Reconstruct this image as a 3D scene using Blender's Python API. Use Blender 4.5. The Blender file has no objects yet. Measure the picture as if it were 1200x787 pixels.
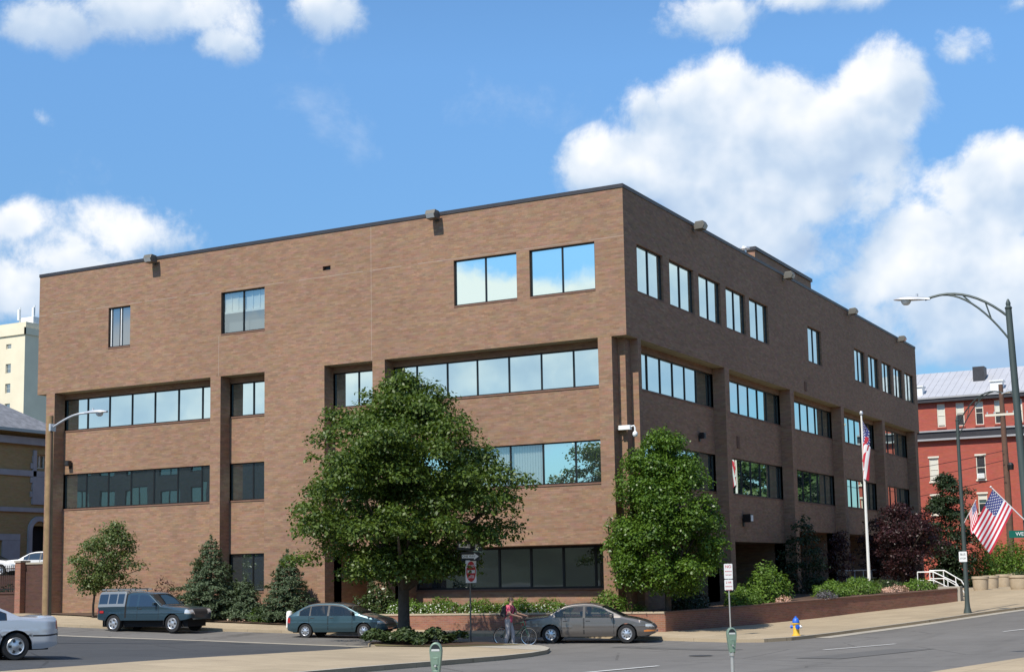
import bpy, bmesh, math, random
import numpy as np
from mathutils import Vector, Matrix
R = math.radians
random.seed(7)
rng = np.random.default_rng(11)
scene = bpy.context.scene
col = scene.collection

# ---------------------------------------------------------------- camera
cam_data = bpy.data.cameras.new("camera")
cam = bpy.data.objects.new("camera", cam_data)
col.objects.link(cam)
CAM = Vector((23.681, -54.039, 2.70))
cr = Vector((0.87913888, 0.47622857, -0.01792148))
cu = Vector((0.07321816, -0.0978138, 0.99250771))
cf = Vector((-0.47090756, 0.8738643, 0.1208605))
mw = Matrix.Identity(4)
for i in range(3):
    mw[i][0], mw[i][1], mw[i][2], mw[i][3] = cr[i], cu[i], -cf[i], CAM[i]
cam.matrix_world = mw
cam_data.sensor_width = 36.0
cam_data.sensor_fit = 'HORIZONTAL'
cam_data.lens = 1682.93 / 1200 * 36.0
cam_data.shift_y = (466.2 - 393.5) / 1200
cam_data.clip_start = 0.1
cam_data.clip_end = 5000
scene.camera = cam

# ---------------------------------------------------------------- light and sky
SUN_DIR = Vector((-0.12, -0.80, 1.0)).normalized()
SUN_EL = math.asin(SUN_DIR.z)
SUN_ROT = math.atan2(SUN_DIR.x, SUN_DIR.y) % (2 * math.pi)
SKY_STRENGTH = 0.12
SKY_TINT = (1.02, 1.39, 1.56)
sun_l = bpy.data.lights.new("sun", 'SUN')
sun_l.energy = 5.0
sun_l.angle = R(0.53)
sun_l.color = (1.0, 0.94, 0.835)
sun_o = bpy.data.objects.new("sun", sun_l)
sun_o.rotation_euler = SUN_DIR.to_track_quat('Z', 'Y').to_euler()
sun_o.location = (-30, -60, 80)
col.objects.link(sun_o)
scene.view_settings.view_transform = 'Standard'
scene.view_settings.look = 'None'
scene.view_settings.exposure = 0.14
scene.view_settings.gamma = 1.0
scene.view_settings.use_curve_mapping = False
scene.cycles.use_denoising = True
scene.cycles.max_bounces = 8
scene.cycles.transparent_max_bounces = 12
scene.cycles.sample_clamp_indirect = 6.0

world = bpy.data.worlds.new("World")
scene.world = world
world.use_nodes = True


class NT:
    """small helper to wire shader nodes"""
    def __init__(self, tree):
        self.t = tree
        self.n = tree.nodes
        self.l = tree.links

    def new(self, typ, **kw):
        nd = self.n.new(typ)
        for k, v in kw.items():
            setattr(nd, k, v)
        return nd

    def put(self, sock, v):
        if isinstance(v, bpy.types.NodeSocket):
            self.l.new(v, sock)
        elif v is not None:
            if hasattr(sock, 'default_value'):
                if isinstance(v, (tuple, list)) and len(v) == 3 and sock.type == 'RGBA':
                    v = (*v, 1.0)
                sock.default_value = v

    def math(self, op, a, b=None, c=None, clamp=False):
        nd = self.new('ShaderNodeMath', operation=op)
        nd.use_clamp = clamp
        for i, v in enumerate((a, b, c)):
            if v is not None:
                self.put(nd.inputs[i], v)
        return nd.outputs[0]

    def vmath(self, op, a, b=None, scale=None):
        nd = self.new('ShaderNodeVectorMath', operation=op)
        self.put(nd.inputs[0], a)
        if b is not None:
            self.put(nd.inputs[1], b)
        if scale is not None:
            self.put(nd.inputs['Scale'], scale)
        return nd.outputs['Value'] if op in ('DOT_PRODUCT', 'LENGTH', 'DISTANCE') else nd.outputs[0]

    def noise(self, vec, scale, detail=4, rough=0.55, dist=0.0):
        nd = self.new('ShaderNodeTexNoise')
        if vec is not None:
            self.put(nd.inputs['Vector'], vec)
        nd.inputs['Scale'].default_value = scale
        nd.inputs['Detail'].default_value = detail
        nd.inputs['Roughness'].default_value = rough
        nd.inputs['Distortion'].default_value = dist
        return nd.outputs['Fac']

    def ramp(self, fac, stops):
        nd = self.new('ShaderNodeValToRGB')
        self.put(nd.inputs[0], fac)
        cr_ = nd.color_ramp
        while len(cr_.elements) < len(stops):
            cr_.elements.new(0.5)
        for e, (p, c) in zip(cr_.elements, stops):
            e.position = p
            e.color = (*c, 1.0) if len(c) == 3 else c
        return nd.outputs[0]

    def mapr(self, v, a, b, c=0.0, d=1.0, smooth=False):
        nd = self.new('ShaderNodeMapRange')
        if smooth:
            nd.interpolation_type = 'SMOOTHSTEP'
        self.put(nd.inputs[0], v)
        for i, x in enumerate((a, b, c, d)):
            self.put(nd.inputs[i + 1], x)
        return nd.outputs[0]

    def mix(self, fac, a, b, mode='MIX'):
        nd = self.new('ShaderNodeMix', data_type='RGBA', blend_type=mode)
        self.put(nd.inputs[0], fac)
        self.put(nd.inputs[6], a)
        self.put(nd.inputs[7], b)
        return nd.outputs[2]


def build_sky():
    T = NT(world.node_tree)
    T.n.clear()
    out = T.new('ShaderNodeOutputWorld')
    bg = T.new('ShaderNodeBackground')
    bg.inputs['Strength'].default_value = SKY_STRENGTH
    T.l.new(bg.outputs[0], out.inputs[0])
    sky = T.new('ShaderNodeTexSky', sky_type='NISHITA')
    sky.sun_disc = False
    sky.sun_elevation = SUN_EL
    sky.sun_rotation = SUN_ROT
    sky.altitude = 150
    sky.air_density = 0.9
    sky.dust_density = 0.25
    sky.ozone_density = 2.2
    tc = T.new('ShaderNodeTexCoord')
    d = tc.outputs['Generated']
    # cumulus clouds: soft ellipses on the sky sphere broken up by noise
    F = 1682.93

    def sky_dir(u, v):
        return (cf + cr * ((u - 600) / F) - cu * ((v - 466.2) / F)).normalized()
    blobs = []          # direction, half width, half height (radians), weight
    for u, v, ru, rv, w in [
        (855, 128, 150, 84, 1.15), (1042, 108, 80, 82, .95), (735, 195, 100, 62, .85), (905, 225, 215, 110, 1.0), (1000, 165, 90, 90, .9), (950, 150, 100, 84, .85), (925, 285, 150, 80, .8), (705, 205, 50, 40, .7), (760, 120, 50, 40, .6),
        (1165, 222, 110, 74, 1.15), (1090, 300, 140, 105, 1.0), (1160, 360, 180, 110, 1.1), (1010, 335, 105, 60, .65),
        (55, 25, 96, 54, .72), (180, 18, 150, 64, .80), (250, 50, 62, 44, .68), (398, 14, 72, 42, .68), (850, 20, 110, 48, .6), (945, -5, 120, 40, .65), (1127, 60, 52, 46, .66),
        (62, 300, 130, 66, .52), (168, 272, 125, 52, .60), (10, 262, 90, 40, .56), (0, 345, 140, 70, .85), (225, 280, 70, 34, .42), (48, 140, 40, 26, .42), (500, -60, 160, 60, .8), (1195, 5, 40, 24, .5)]:
        blobs.append((sky_dir(u, v), ru / F, rv / F, w))

    def ad(az, el):
        return Vector((math.sin(R(az)) * math.cos(R(el)), math.cos(R(az)) * math.cos(R(el)), math.sin(R(el))))
    for az, el, rw, rh, w in [(208, 8.5, 17, 4.6, 1.25), (222, 7, 14, 4, 1.0), (192, 9, 12, 5, 1.0), (22, 14, 16, 11, 1.3), (48, 18, 22, 12, 1.1), (5, 24, 14, 8, 1.0),
                              (235, 34, 24, 8, .95), (275, 24, 22, 8, .9), (170, 50, 18, 9, .8), (165, 9, 14, 4, .9)]:
        blobs.append((ad(az, el), R(rw), R(rh), w))
    warp = T.noise(d, 16.0, 3, .5)
    field = None
    S = Tt = None
    for c, ra, rb, w in blobs:
        a = Vector((c.y, -c.x, 0)).normalized()
        b = a.cross(c)
        if b.z < 0:
            b = -b
        va = T.vmath('DOT_PRODUCT', d, tuple(a / ra))
        vb = T.vmath('SUBTRACT', d, tuple(c))
        vb = T.vmath('DOT_PRODUCT', vb, tuple(b / rb))
        vaa = T.math('MULTIPLY', va, va)
        r2 = T.math('MULTIPLY_ADD', vb, vb, vaa)
        v = T.math('SUBTRACT', 1.0, T.math('SQRT', r2))
        front = T.math('GREATER_THAN', T.vmath('DOT_PRODUCT', d, tuple(c)), 0.0)
        v = T.math('MULTIPLY', T.math('MULTIPLY', T.math('MAXIMUM', v, 0.0), w), front)
        field = v if field is None else T.math('SMOOTH_MAX', field, v, 0.05)
        sv = T.math('MULTIPLY', v, vb)
        S = sv if S is None else T.math('ADD', S, sv)
        Tt = v if Tt is None else T.math('ADD', Tt, v)
    n1 = T.noise(d, 15.0, 11, .64, .2)
    nl = T.noise(d, 11.0, 4, .5)
    off = T.vmath('ADD', d, tuple(Vector((0, 0, .016)) - cr * .008))
    n2 = T.noise(off, 11.0, 4, .5)
    nb = T.noise(d, 7.5, 3, .5)
    dens = T.math('MULTIPLY', T.math('SUBTRACT', field, .21), 2.3)
    dens = T.math('MULTIPLY_ADD', T.math('SUBTRACT', n1, .5), 3.0, dens)
    dens = T.math('MULTIPLY_ADD', T.math('SUBTRACT', nb, .5), 1.3, dens)
    inside = T.mapr(field, .015, .09, 0, 1, True)
    alpha = T.math('MULTIPLY', T.mapr(dens, -.14, .62, 0, .97, True), inside)
    vert = T.math('DIVIDE', S, T.math('ADD', Tt, .02))
    lit = T.math('MULTIPLY', T.math('SUBTRACT', nl, n2), 2.4)
    sh = T.math('ADD', T.math('MULTIPLY', vert, .75), lit)
    sh = T.math('ADD', sh, .46)
    fine = T.math('MULTIPLY', T.math('SUBTRACT', n1, .5), .55)
    sh = T.math('ADD', sh, fine, clamp=True)
    alpha = T.math('MULTIPLY', alpha, T.mapr(vert, -1.0, -.1, .50, 1.0, True))
    k = 1.0 / SKY_STRENGTH
    ccol = T.ramp(sh, [(0.0, (.42, .55, .75)), (.30, (.55, .67, .83)), (.58, (.76, .83, .92)), (.85, (.95, .965, .99))])
    ccol = T.vmath('SCALE', ccol, scale=k * .98)
    # the clear part of the sky, a little brighter and deeper blue than the model gives
    sz = T.new('ShaderNodeSeparateXYZ')
    T.l.new(d, sz.inputs[0])
    skc = T.mix(1.0, sky.outputs[0], SKY_TINT, 'MULTIPLY')
    skc = T.vmath('SCALE', skc, scale=T.mapr(sz.outputs[2], 0.0, .34, .34, 1.0))
    base = T.mix(alpha, skc, ccol)
    T.l.new(base, bg.inputs['Color'])


build_sky()

# ---------------------------------------------------------------- mesh helpers


class MB:
    """collects faces and links them as ONE mesh object"""
    def __init__(self):
        self.v = []
        self.f = []
        self.m = []

    def face(self, pts, mi=0):
        b = len(self.v)
        self.v += [tuple(p) for p in pts]
        self.f.append(tuple(range(b, b + len(pts))))
        self.m.append(mi)

    def box(self, a, b, mi=0, fn=None):
        (x0, y0, z0), (x1, y1, z1) = a, b
        P = [(x0, y0, z0), (x1, y0, z0), (x1, y1, z0), (x0, y1, z0), (x0, y0, z1), (x1, y0, z1), (x1, y1, z1), (x0, y1, z1)]
        if fn:
            P = [fn(*p) for p in P]
        k = len(self.v)
        self.v += [tuple(p) for p in P]
        for q in ((3, 2, 1, 0), (4, 5, 6, 7), (0, 1, 5, 4), (1, 2, 6, 5), (2, 3, 7, 6), (3, 0, 4, 7)):
            self.f.append(tuple(k + i for i in q))
            self.m.append(mi)

    def cbox(self, c, s, mi=0, rz=0.0, ry=0.0):
        m = Matrix.Translation(c) @ Matrix.Rotation(rz, 4, 'Z') @ Matrix.Rotation(ry, 4, 'Y')
        self.box((-s[0] / 2, -s[1] / 2, -s[2] / 2), (s[0] / 2, s[1] / 2, s[2] / 2), mi, lambda x, y, z: m @ Vector((x, y, z)))

    def tube(self, path, rad, n=10, mi=0, cap=True):
        path = [Vector(p) for p in path]
        if not isinstance(rad, (list, tuple)):
            rad = [rad] * len(path)
        k = len(self.v)
        ref = None
        for i, p in enumerate(path):
            t = (path[min(i + 1, len(path) - 1)] - path[max(i - 1, 0)]).normalized()
            if ref is None:
                ref = t.orthogonal().normalized()
            ref = (ref - t * ref.dot(t)).normalized()
            o = t.cross(ref)
            for j in range(n):
                a = 2 * math.pi * j / n
                self.v.append(tuple(p + (ref * math.cos(a) + o * math.sin(a)) * rad[i]))
        for i in range(len(path) - 1):
            for j in range(n):
                a, b = k + i * n + j, k + i * n + (j + 1) % n
                self.f.append((a, b, b + n, a + n))
                self.m.append(mi)
        if cap:
            self.f.append(tuple(k + j for j in reversed(range(n))))
            self.m.append(mi)
            e = k + (len(path) - 1) * n
            self.f.append(tuple(e + j for j in range(n)))
            self.m.append(mi)

    def lathe(self, prof, c=(0, 0, 0), axis='Z', n=20, mi=0, rz=0.0):
        """prof: list of (radius, height)"""
        k = len(self.v)
        rot = Matrix.Rotation(rz, 3, 'Z')
        for r_, h in prof:
            for j in range(n):
                a = 2 * math.pi * j / n
                if axis == 'Z':
                    p = Vector((r_ * math.cos(a), r_ * math.sin(a), h))
                elif axis == 'Y':
                    p = Vector((r_ * math.cos(a), h, r_ * math.sin(a)))
                else:
                    p = Vector((h, r_ * math.cos(a), r_ * math.sin(a)))
                self.v.append(tuple(rot @ p + Vector(c)))
        for i in range(len(prof) - 1):
            for j in range(n):
                a, b = k + i * n + j, k + i * n + (j + 1) % n
                self.f.append((a, b, b + n, a + n))
                self.m.append(mi)
        for i in (0, len(prof) - 1):
            if prof[i][0] > 1e-4:
                self.f.append(tuple(k + i * n + j for j in range(n)))
                self.m.append(mi)

    def prism(self, poly, fn0, fn1, mi=0):
        """extrude a 2-D outline between two maps of it into space"""
        k = len(self.v)
        n = len(poly)
        self.v += [tuple(fn0(*p)) for p in poly] + [tuple(fn1(*p)) for p in poly]
        self.f.append(tuple(k + i for i in reversed(range(n))))
        self.f.append(tuple(k + n + i for i in range(n)))
        self.m += [mi, mi]
        for i in range(n):
            j = (i + 1) % n
            self.f.append((k + i, k + j, k + n + j, k + n + i))
            self.m.append(mi)

    def build(self, name, mats, parent=None, smooth=False, bevel=0.0, loc=None, rotz=0.0):
        me = bpy.data.meshes.new(name)
        me.from_pydata(self.v, [], self.f)
        if not isinstance(mats, (list, tuple)):
            mats = [mats]
        for m in mats:
            me.materials.append(m)
        me.polygons.foreach_set('material_index', self.m)
        if smooth:
            me.polygons.foreach_set('use_smooth', [True] * len(self.f))
        me.update()
        bm = bmesh.new()
        bm.from_mesh(me)
        bmesh.ops.remove_doubles(bm, verts=bm.verts, dist=1e-5)
        bmesh.ops.recalc_face_normals(bm, faces=bm.faces)
        if bevel:
            ed = [e for e in bm.edges if len(e.link_faces) == 2 and e.calc_face_angle(0) > .6]
            bmesh.ops.bevel(bm, geom=ed, offset=bevel, segments=2, profile=.5, affect='EDGES')
        bm.to_mesh(me)
        bm.free()
        o = bpy.data.objects.new(name, me)
        col.objects.link(o)
        if smooth:
            try:
                me.set_sharp_from_angle(angle=R(38))
            except Exception:
                pass
        if parent:
            o.parent = parent
        if loc is not None:
            o.location = loc
        o.rotation_euler[2] = rotz
        return o


def raw_mesh(name, V, F, mat, parent=None):
    """fast mesh from numpy arrays; F is (n, k)"""
    me = bpy.data.meshes.new(name)
    V = np.asarray(V, dtype=np.float32)
    F = np.asarray(F, dtype=np.int32)
    n, k = F.shape
    me.vertices.add(len(V))
    me.vertices.foreach_set('co', V.ravel())
    me.loops.add(n * k)
    me.loops.foreach_set('vertex_index', F.ravel())
    me.polygons.add(n)
    me.polygons.foreach_set('loop_start', np.arange(0, n * k, k, dtype=np.int32))
    me.materials.append(mat)
    me.update(calc_edges=True)
    me.validate()
    o = bpy.data.objects.new(name, me)
    col.objects.link(o)
    if parent:
        o.parent = parent
    return o


def tag(o, label=None, cat=None, group=None, kind=None):
    if label:
        o['label'] = label
    if cat:
        o['category'] = cat
    if group:
        o['group'] = group
    if kind:
        o['kind'] = kind
    return o


def thing(name, label, cat, loc=(0, 0, 0), rotz=0.0, group=None):
    o = bpy.data.objects.new(name, None)
    o.empty_display_size = .3
    col.objects.link(o)
    o.location = loc
    o.rotation_euler = (0, 0, rotz)
    return tag(o, label, cat, group)


def copy_tree(o, parent=None):
    c = o.copy()
    col.objects.link(c)
    c.parent = parent
    for ch in list(o.children):
        copy_tree(ch, c)
    return c


# ---------------------------------------------------------------- materials


def mat(name, color=(.5, .5, .5), rough=.6, metal=0.0, spec=.5, var=0.0, vscale=3.0, bump=0.0, bscale=40.0, coat=0.0, trans=0.0, emit=None):
    """plain surface with an optional soft mottling and fine bump"""
    m = bpy.data.materials.new(name)
    m.use_nodes = True
    T = NT(m.node_tree)
    b = T.n['Principled BSDF']
    b.inputs['Roughness'].default_value = rough
    b.inputs['Metallic'].default_value = metal
    b.inputs['Specular IOR Level'].default_value = spec
    b.inputs['Coat Weight'].default_value = coat
    b.inputs['Coat Roughness'].default_value = .06
    b.inputs['Base Color'].default_value = (*color, 1)
    if var or bump:
        tc = T.new('ShaderNodeTexCoord')
        if var:
            n = T.noise(tc.outputs['Object'], vscale, 6, .62)
            f = T.mapr(n, .25, .75, 1 - var, 1 + var)
            T.l.new(T.vmath('SCALE', (*color,), scale=f), b.inputs['Base Color'])
        if bump:
            n2 = T.noise(tc.outputs['Object'], bscale, 3, .6)
            bp = T.new('ShaderNodeBump')
            bp.inputs['Strength'].default_value = bump
            bp.inputs['Distance'].default_value = .02
            T.l.new(n2, bp.inputs['Height'])
            T.l.new(bp.outputs[0], b.inputs['Normal'])
    return m


def brick_mat(name, c1, c2, mortar, patch=.35, joints=False, bw=.30, bh=.09, msize=.007):
    m = bpy.data.materials.new(name)
    m.use_nodes = True
    T = NT(m.node_tree)
    b = T.n['Principled BSDF']
    geo = T.new('ShaderNodeNewGeometry')
    sp = T.new('ShaderNodeSeparateXYZ')
    T.l.new(geo.outputs['Position'], sp.inputs[0])
    sn = T.new('ShaderNodeSeparateXYZ')
    T.l.new(geo.outputs['True Normal'], sn.inputs[0])
    ax = T.math('ABSOLUTE', sn.outputs[0])
    ay = T.math('ABSOLUTE', sn.outputs[1])
    fx = T.math('GREATER_THAN', ax, ay)
    along = T.math('ADD', T.math('MULTIPLY', sp.outputs[1], fx), T.math('MULTIPLY', sp.outputs[0], T.math('SUBTRACT', 1.0, fx)))
    cb = T.new('ShaderNodeCombineXYZ')
    T.l.new(along, cb.inputs[0])
    T.l.new(sp.outputs[2], cb.inputs[1])
    T.l.new(T.math('MULTIPLY', fx, 37.0), cb.inputs[2])
    vec = cb.outputs[0]
    br = T.new('ShaderNodeTexBrick')
    T.l.new(vec, br.inputs['Vector'])
    br.offset = .5
    br.inputs['Color1'].default_value = (0, 0, 0, 1)
    br.inputs['Color2'].default_value = (1, 1, 1, 1)
    br.inputs['Mortar'].default_value = (.5, .5, .5, 1)
    br.inputs['Scale'].default_value = 1.0
    br.inputs['Mortar Size'].default_value = msize
    br.inputs['Mortar Smooth'].default_value = .3
    br.inputs['Bias'].default_value = 0.0
    br.inputs['Brick Width'].default_value = bw
    br.inputs['Row Height'].default_value = bh
    sc = T.new('ShaderNodeMapping')
    T.l.new(vec, sc.inputs[0])
    sc.inputs['Scale'].default_value = (1.0, 3.6, 1.0)
    streak = T.noise(sc.outputs[0], 1.15, 6, .68, .3)
    sc2 = T.new('ShaderNodeMapping')
    T.l.new(vec, sc2.inputs[0])
    sc2.inputs['Scale'].default_value = (.8, 2.2, 1.0)
    sc2.inputs['Location'].default_value = (13, 5, 2)
    streak2 = T.noise(sc2.outputs[0], 3.2, 4, .6)
    big = T.noise(vec, .16, 3, .5)
    val = T.math('MULTIPLY_ADD', br.outputs['Color'], .26, T.math('MULTIPLY', streak, .72))
    c = T.mix(T.mapr(val, .22, .72), c1, c2)
    # pale and plum-coloured runs of brick
    pink = T.mapr(streak2, .56, .74, 0, patch, True)
    c = T.mix(pink, c, tuple(x * 1.32 for x in c2))
    plum = T.mapr(T.noise(sc.outputs[0], 2.1, 3, .6), .60, .76, 0, patch * .9, True)
    c = T.mix(plum, c, (c1[0] * .82, c1[1] * .82, c1[2] * 1.05))
    c = T.vmath('SCALE', c, scale=T.mapr(big, .3, .7, .90, 1.09))
    hn = T.new('ShaderNodeTexNoise')
    T.l.new(sc.outputs[0], hn.inputs['Vector'])
    hn.inputs['Scale'].default_value = 1.7
    hn.inputs['Detail'].default_value = 4
    hv = T.vmath('MULTIPLY_ADD', hn.outputs['Color'], (.55, .40, .70))
    hv.node.inputs[2].default_value = (.725, .80, .65)
    c = T.vmath('MULTIPLY', c, hv)
    c = T.mix(br.outputs['Fac'], c, mortar)
    if joints:
        # pale sealant in the movement joints: one level line and two upright ones
        def near(v, p, w):
            return T.math('LESS_THAN', T.math('ABSOLUTE', T.math('SUBTRACT', v, p)), w)
        yface = T.math('SUBTRACT', 1.0, fx)
        wob = T.math('GREATER_THAN', T.noise(vec, .9, 2, .5), .44)
        j1 = T.math('MULTIPLY', near(sp.outputs[2], 16.62, .022), wob)
        hi = T.math('GREATER_THAN', sp.outputs[2], 12.43)
        j2 = T.math('MULTIPLY', near(sp.outputs[0], -12.68, .02), hi)
        j3 = T.math('MULTIPLY', T.math('MULTIPLY', near(sp.outputs[0], -21.6, .018), hi), T.math('LESS_THAN', sp.outputs[2], 14.4))
        j = T.math('MULTIPLY', T.math('MAXIMUM', T.math('MAXIMUM', j1, j2), j3), yface)
        c = T.mix(T.math('MULTIPLY', j, .36), c, (.40, .33, .28))
    T.l.new(c, b.inputs['Base Color'])
    b.inputs['Roughness'].default_value = .86
    b.inputs['Specular IOR Level'].default_value = .25
    bp = T.new('ShaderNodeBump')
    bp.inputs['Strength'].default_value = .35
    bp.inputs['Distance'].default_value = .01
    T.l.new(T.math('MULTIPLY_ADD', br.outputs['Fac'], -.6, T.math('MULTIPLY', T.noise(vec, 30, 2, .5), .5)), bp.inputs['Height'])
    T.l.new(bp.outputs[0], b.inputs['Normal'])
    return m


def glass_mirror(name, tint, rough=.012, trans=0.0, body=(.012, .016, .018)):
    """reflective solar glass; trans lets some of what stands behind show"""
    m = bpy.data.materials.new(name)
    m.use_nodes = True
    T = NT(m.node_tree)
    T.n.clear()
    out = T.new('ShaderNodeOutputMaterial')
    g = T.new('ShaderNodeBsdfGlossy')
    g.inputs['Color'].default_value = (*tint, 1)
    g.inputs['Roughness'].default_value = rough
    geo = T.new('ShaderNodeNewGeometry')
    bp = T.new('ShaderNodeBump')
    bp.inputs['Strength'].default_value = .06
    bp.inputs['Distance'].default_value = .02
    T.l.new(T.noise(geo.outputs['Position'], .9, 1, .4), bp.inputs['Height'])
    T.l.new(bp.outputs[0], g.inputs['Normal'])
    d = T.new('ShaderNodeBsdfDiffuse')
    d.inputs['Color'].default_value = (*body, 1)
    add = T.new('ShaderNodeAddShader')
    T.l.new(g.outputs[0], add.inputs[0])
    T.l.new(d.outputs[0], add.inputs[1])
    last = add.outputs[0]
    if trans:
        tr = T.new('ShaderNodeBsdfTransparent')
        tr.inputs['Color'].default_value = (.75, .82, .82, 1)
        mx = T.new('ShaderNodeMixShader')
        mx.inputs[0].default_value = trans
        T.l.new(last, mx.inputs[1])
        T.l.new(tr.outputs[0], mx.inputs[2])
        last = mx.outputs[0]
    T.l.new(last, out.inputs[0])
    return m


def leaf_mat(name, dark, light, tr=.35, rough=.45):
    m = bpy.data.materials.new(name)
    m.use_nodes = True
    T = NT(m.node_tree)
    b = T.n['Principled BSDF']
    out = T.n['Material Output']
    geo = T.new('ShaderNodeNewGeometry')
    tc = T.new('ShaderNodeTexCoord')
    big = T.noise(tc.outputs['Object'], .55, 3, .6)
    v = T.math('MULTIPLY_ADD', geo.outputs['Random Per Island'], .62, T.math('MULTIPLY', big, .45))
    c = T.ramp(v, [(.12, dark), (.55, tuple((a + c_) / 2 for a, c_ in zip(dark, light))), (.95, light)])
    T.l.new(c, b.inputs['Base Color'])
    b.inputs['Roughness'].default_value = rough
    b.inputs['Specular IOR Level'].default_value = .35
    t = T.new('ShaderNodeBsdfTranslucent')
    T.l.new(T.mix(1.0, c, (1.15, 1.2, .6), 'MULTIPLY'), t.inputs['Color'])
    mx = T.new('ShaderNodeMixShader')
    mx.inputs[0].default_value = tr
    T.l.new(b.outputs[0], mx.inputs[1])
    T.l.new(t.outputs[0], mx.inputs[2])
    T.l.new(mx.outputs[0], out.inputs[0])
    return m


def ground_mat(name, c1, c2, kind='asphalt', rough=.9):
    m = bpy.data.materials.new(name)
    m.use_nodes = True
    T = NT(m.node_tree)
    b = T.n['Principled BSDF']
    geo = T.new('ShaderNodeNewGeometry')
    P = geo.outputs['Position']
    big = T.noise(P, .12, 5, .6)
    mid = T.noise(P, 1.3, 6, .65)
    fine = T.noise(P, 55, 2, .6)
    v = T.math('ADD', T.math('MULTIPLY', big, .55), T.math('MULTIPLY', mid, .45))
    c = T.mix(T.mapr(v, .33, .67), c1, c2)
    c = T.vmath('SCALE', c, scale=T.mapr(fine, .25, .75, .86, 1.14))
    if kind == 'asphalt':
        vo = T.new('ShaderNodeTexVoronoi', feature='DISTANCE_TO_EDGE')
        wv = T.vmath('ADD', P, T.vmath('SCALE', T.new('ShaderNodeTexNoise').outputs['Color'], scale=.0))
        T.l.new(wv, vo.inputs['Vector'])
        vo.inputs['Scale'].default_value = .16
        crack = T.math('MULTIPLY', T.math('LESS_THAN', vo.outputs[0], .0065), T.math('GREATER_THAN', mid, .46))
        c = T.mix(T.math('MULTIPLY', crack, .55), c, tuple(x * .45 for x in c1))
        sm = T.new('ShaderNodeMapping')
        T.l.new(P, sm.inputs[0])
        sm.inputs['Scale'].default_value = (1.2, .12, 1)
        sm.inputs['Rotation'].default_value = (0, 0, R(-12))
        tr = T.mapr(T.noise(sm.outputs[0], .8, 3, .5), .5, .72, 0, .28, True)
        c = T.mix(tr, c, tuple(x * .72 for x in c1))
    if kind == 'slab':
        # scored joints of a poured concrete walk
        mp = T.new('ShaderNodeMapping')
        T.l.new(P, mp.inputs[0])
        mp.inputs['Rotation'].default_value = (0, 0, R(6))
        br = T.new('ShaderNodeTexBrick')
        T.l.new(mp.outputs[0], br.inputs['Vector'])
        br.offset = 0.0
        br.inputs['Scale'].default_value = 1
        br.inputs['Brick Width'].default_value = 1.5
        br.inputs['Row Height'].default_value = 1.5
        br.inputs['Mortar Size'].default_value = .012
        br.inputs['Color1'].default_value = (.0, .0, .0, 1)
        br.inputs['Color2'].default_value = (1, 1, 1, 1)
        c = T.vmath('SCALE', c, scale=T.mapr(br.outputs['Color'], 0, 1, .93, 1.06))
        c = T.mix(T.math('MULTIPLY', br.outputs['Fac'], .55), c, tuple(x * .55 for x in c1))
        st = T.mapr(T.noise(P, .7, 5, .7), .60, .74, 0, .22, True)
        c = T.mix(st, c, tuple(x * .55 for x in c1))
    T.l.new(c, b.inputs['Base Color'])
    b.inputs['Roughness'].default_value = rough
    b.inputs['Specular IOR Level'].default_value = .3
    bp = T.new('ShaderNodeBump')
    bp.inputs['Strength'].default_value = .3
    bp.inputs['Distance'].default_value = .01
    T.l.new(fine, bp.inputs['Height'])
    T.l.new(bp.outputs[0], b.inputs['Normal'])
    return m


M = {}
M['brick'] = brick_mat('brown_brick', (.202, .113, .072), (.328, .199, .127), (.230, .164, .117), .48, True)
M['brick_wall'] = brick_mat('planter_brick', (.205, .090, .062), (.33, .150, .098), (.26, .19, .15), .45, False, .21, .075)
M['brick_red'] = brick_mat('red_painted_brick', (.33, .078, .055), (.40, .105, .074), (.32, .08, .06), .12, False, .22, .075, .005)
M['brick_dark'] = brick_mat('dark_brick', (.060, .030, .025), (.095, .048, .038), (.075, .05, .042), .3, False, .21, .075)
M['brick_far'] = brick_mat('far_brick', (.10, .085, .075), (.15, .125, .105), (.16, .14, .12), .3, False, .3, .1)
M['soffit'] = mat('soffit_plaster', (.30, .25, .15), .8, var=.15, vscale=.8)
M['coping'] = mat('dark_metal_coping', (.045, .043, .048), .5, .3, var=.2, vscale=2)
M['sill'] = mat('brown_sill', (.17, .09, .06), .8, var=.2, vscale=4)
M['roof_gravel'] = mat('roof_gravel', (.25, .24, .22), .9, var=.3, vscale=6)
M['frame'] = mat('bronze_window_frame', (.018, .017, .017), .4, .4)
M['glass'] = glass_mirror('solar_glass', (.74, .86, .80))
M['glass_dark'] = glass_mirror('dark_solar_glass', (.34, .40, .41), body=(.02, .024, .026))
M['glass_clear'] = glass_mirror('clearer_glass', (.66, .78, .80), trans=.62)
M['glass_shop'] = glass_mirror('dark_shop_glass', (.15, .17, .17), rough=.02, body=(.028, .032, .034))
M['glass_pale'] = glass_mirror('ordinary_glass', (.30, .33, .34), rough=.03, body=(.03, .035, .04))
M['blind'] = mat('white_blind', (.72, .72, .68), .7)
M['blind_grey'] = mat('grey_interior', (.16, .17, .18), .8)
M['asphalt'] = ground_mat('asphalt_street', (.128, .119, .109), (.178, .167, .154))
M['asphalt_dark'] = ground_mat('asphalt_lot', (.050, .052, .056), (.078, .080, .084))
M['asphalt_patch'] = ground_mat('asphalt_patch', (.100, .095, .090), (.140, .134, .126))
M['concrete'] = ground_mat('sidewalk_concrete', (.315, .248, .165), (.425, .338, .228), 'slab')
M['concrete_grey'] = ground_mat('kerb_concrete', (.30, .27, .225), (.42, .38, .31), 'plain')
M['earth'] = ground_mat('town_ground', (.085, .085, .070), (.125, .12, .095), 'plain')
M['mulch'] = ground_mat('bark_mulch', (.055, .034, .022), (.115, .072, .046), 'plain')
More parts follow.
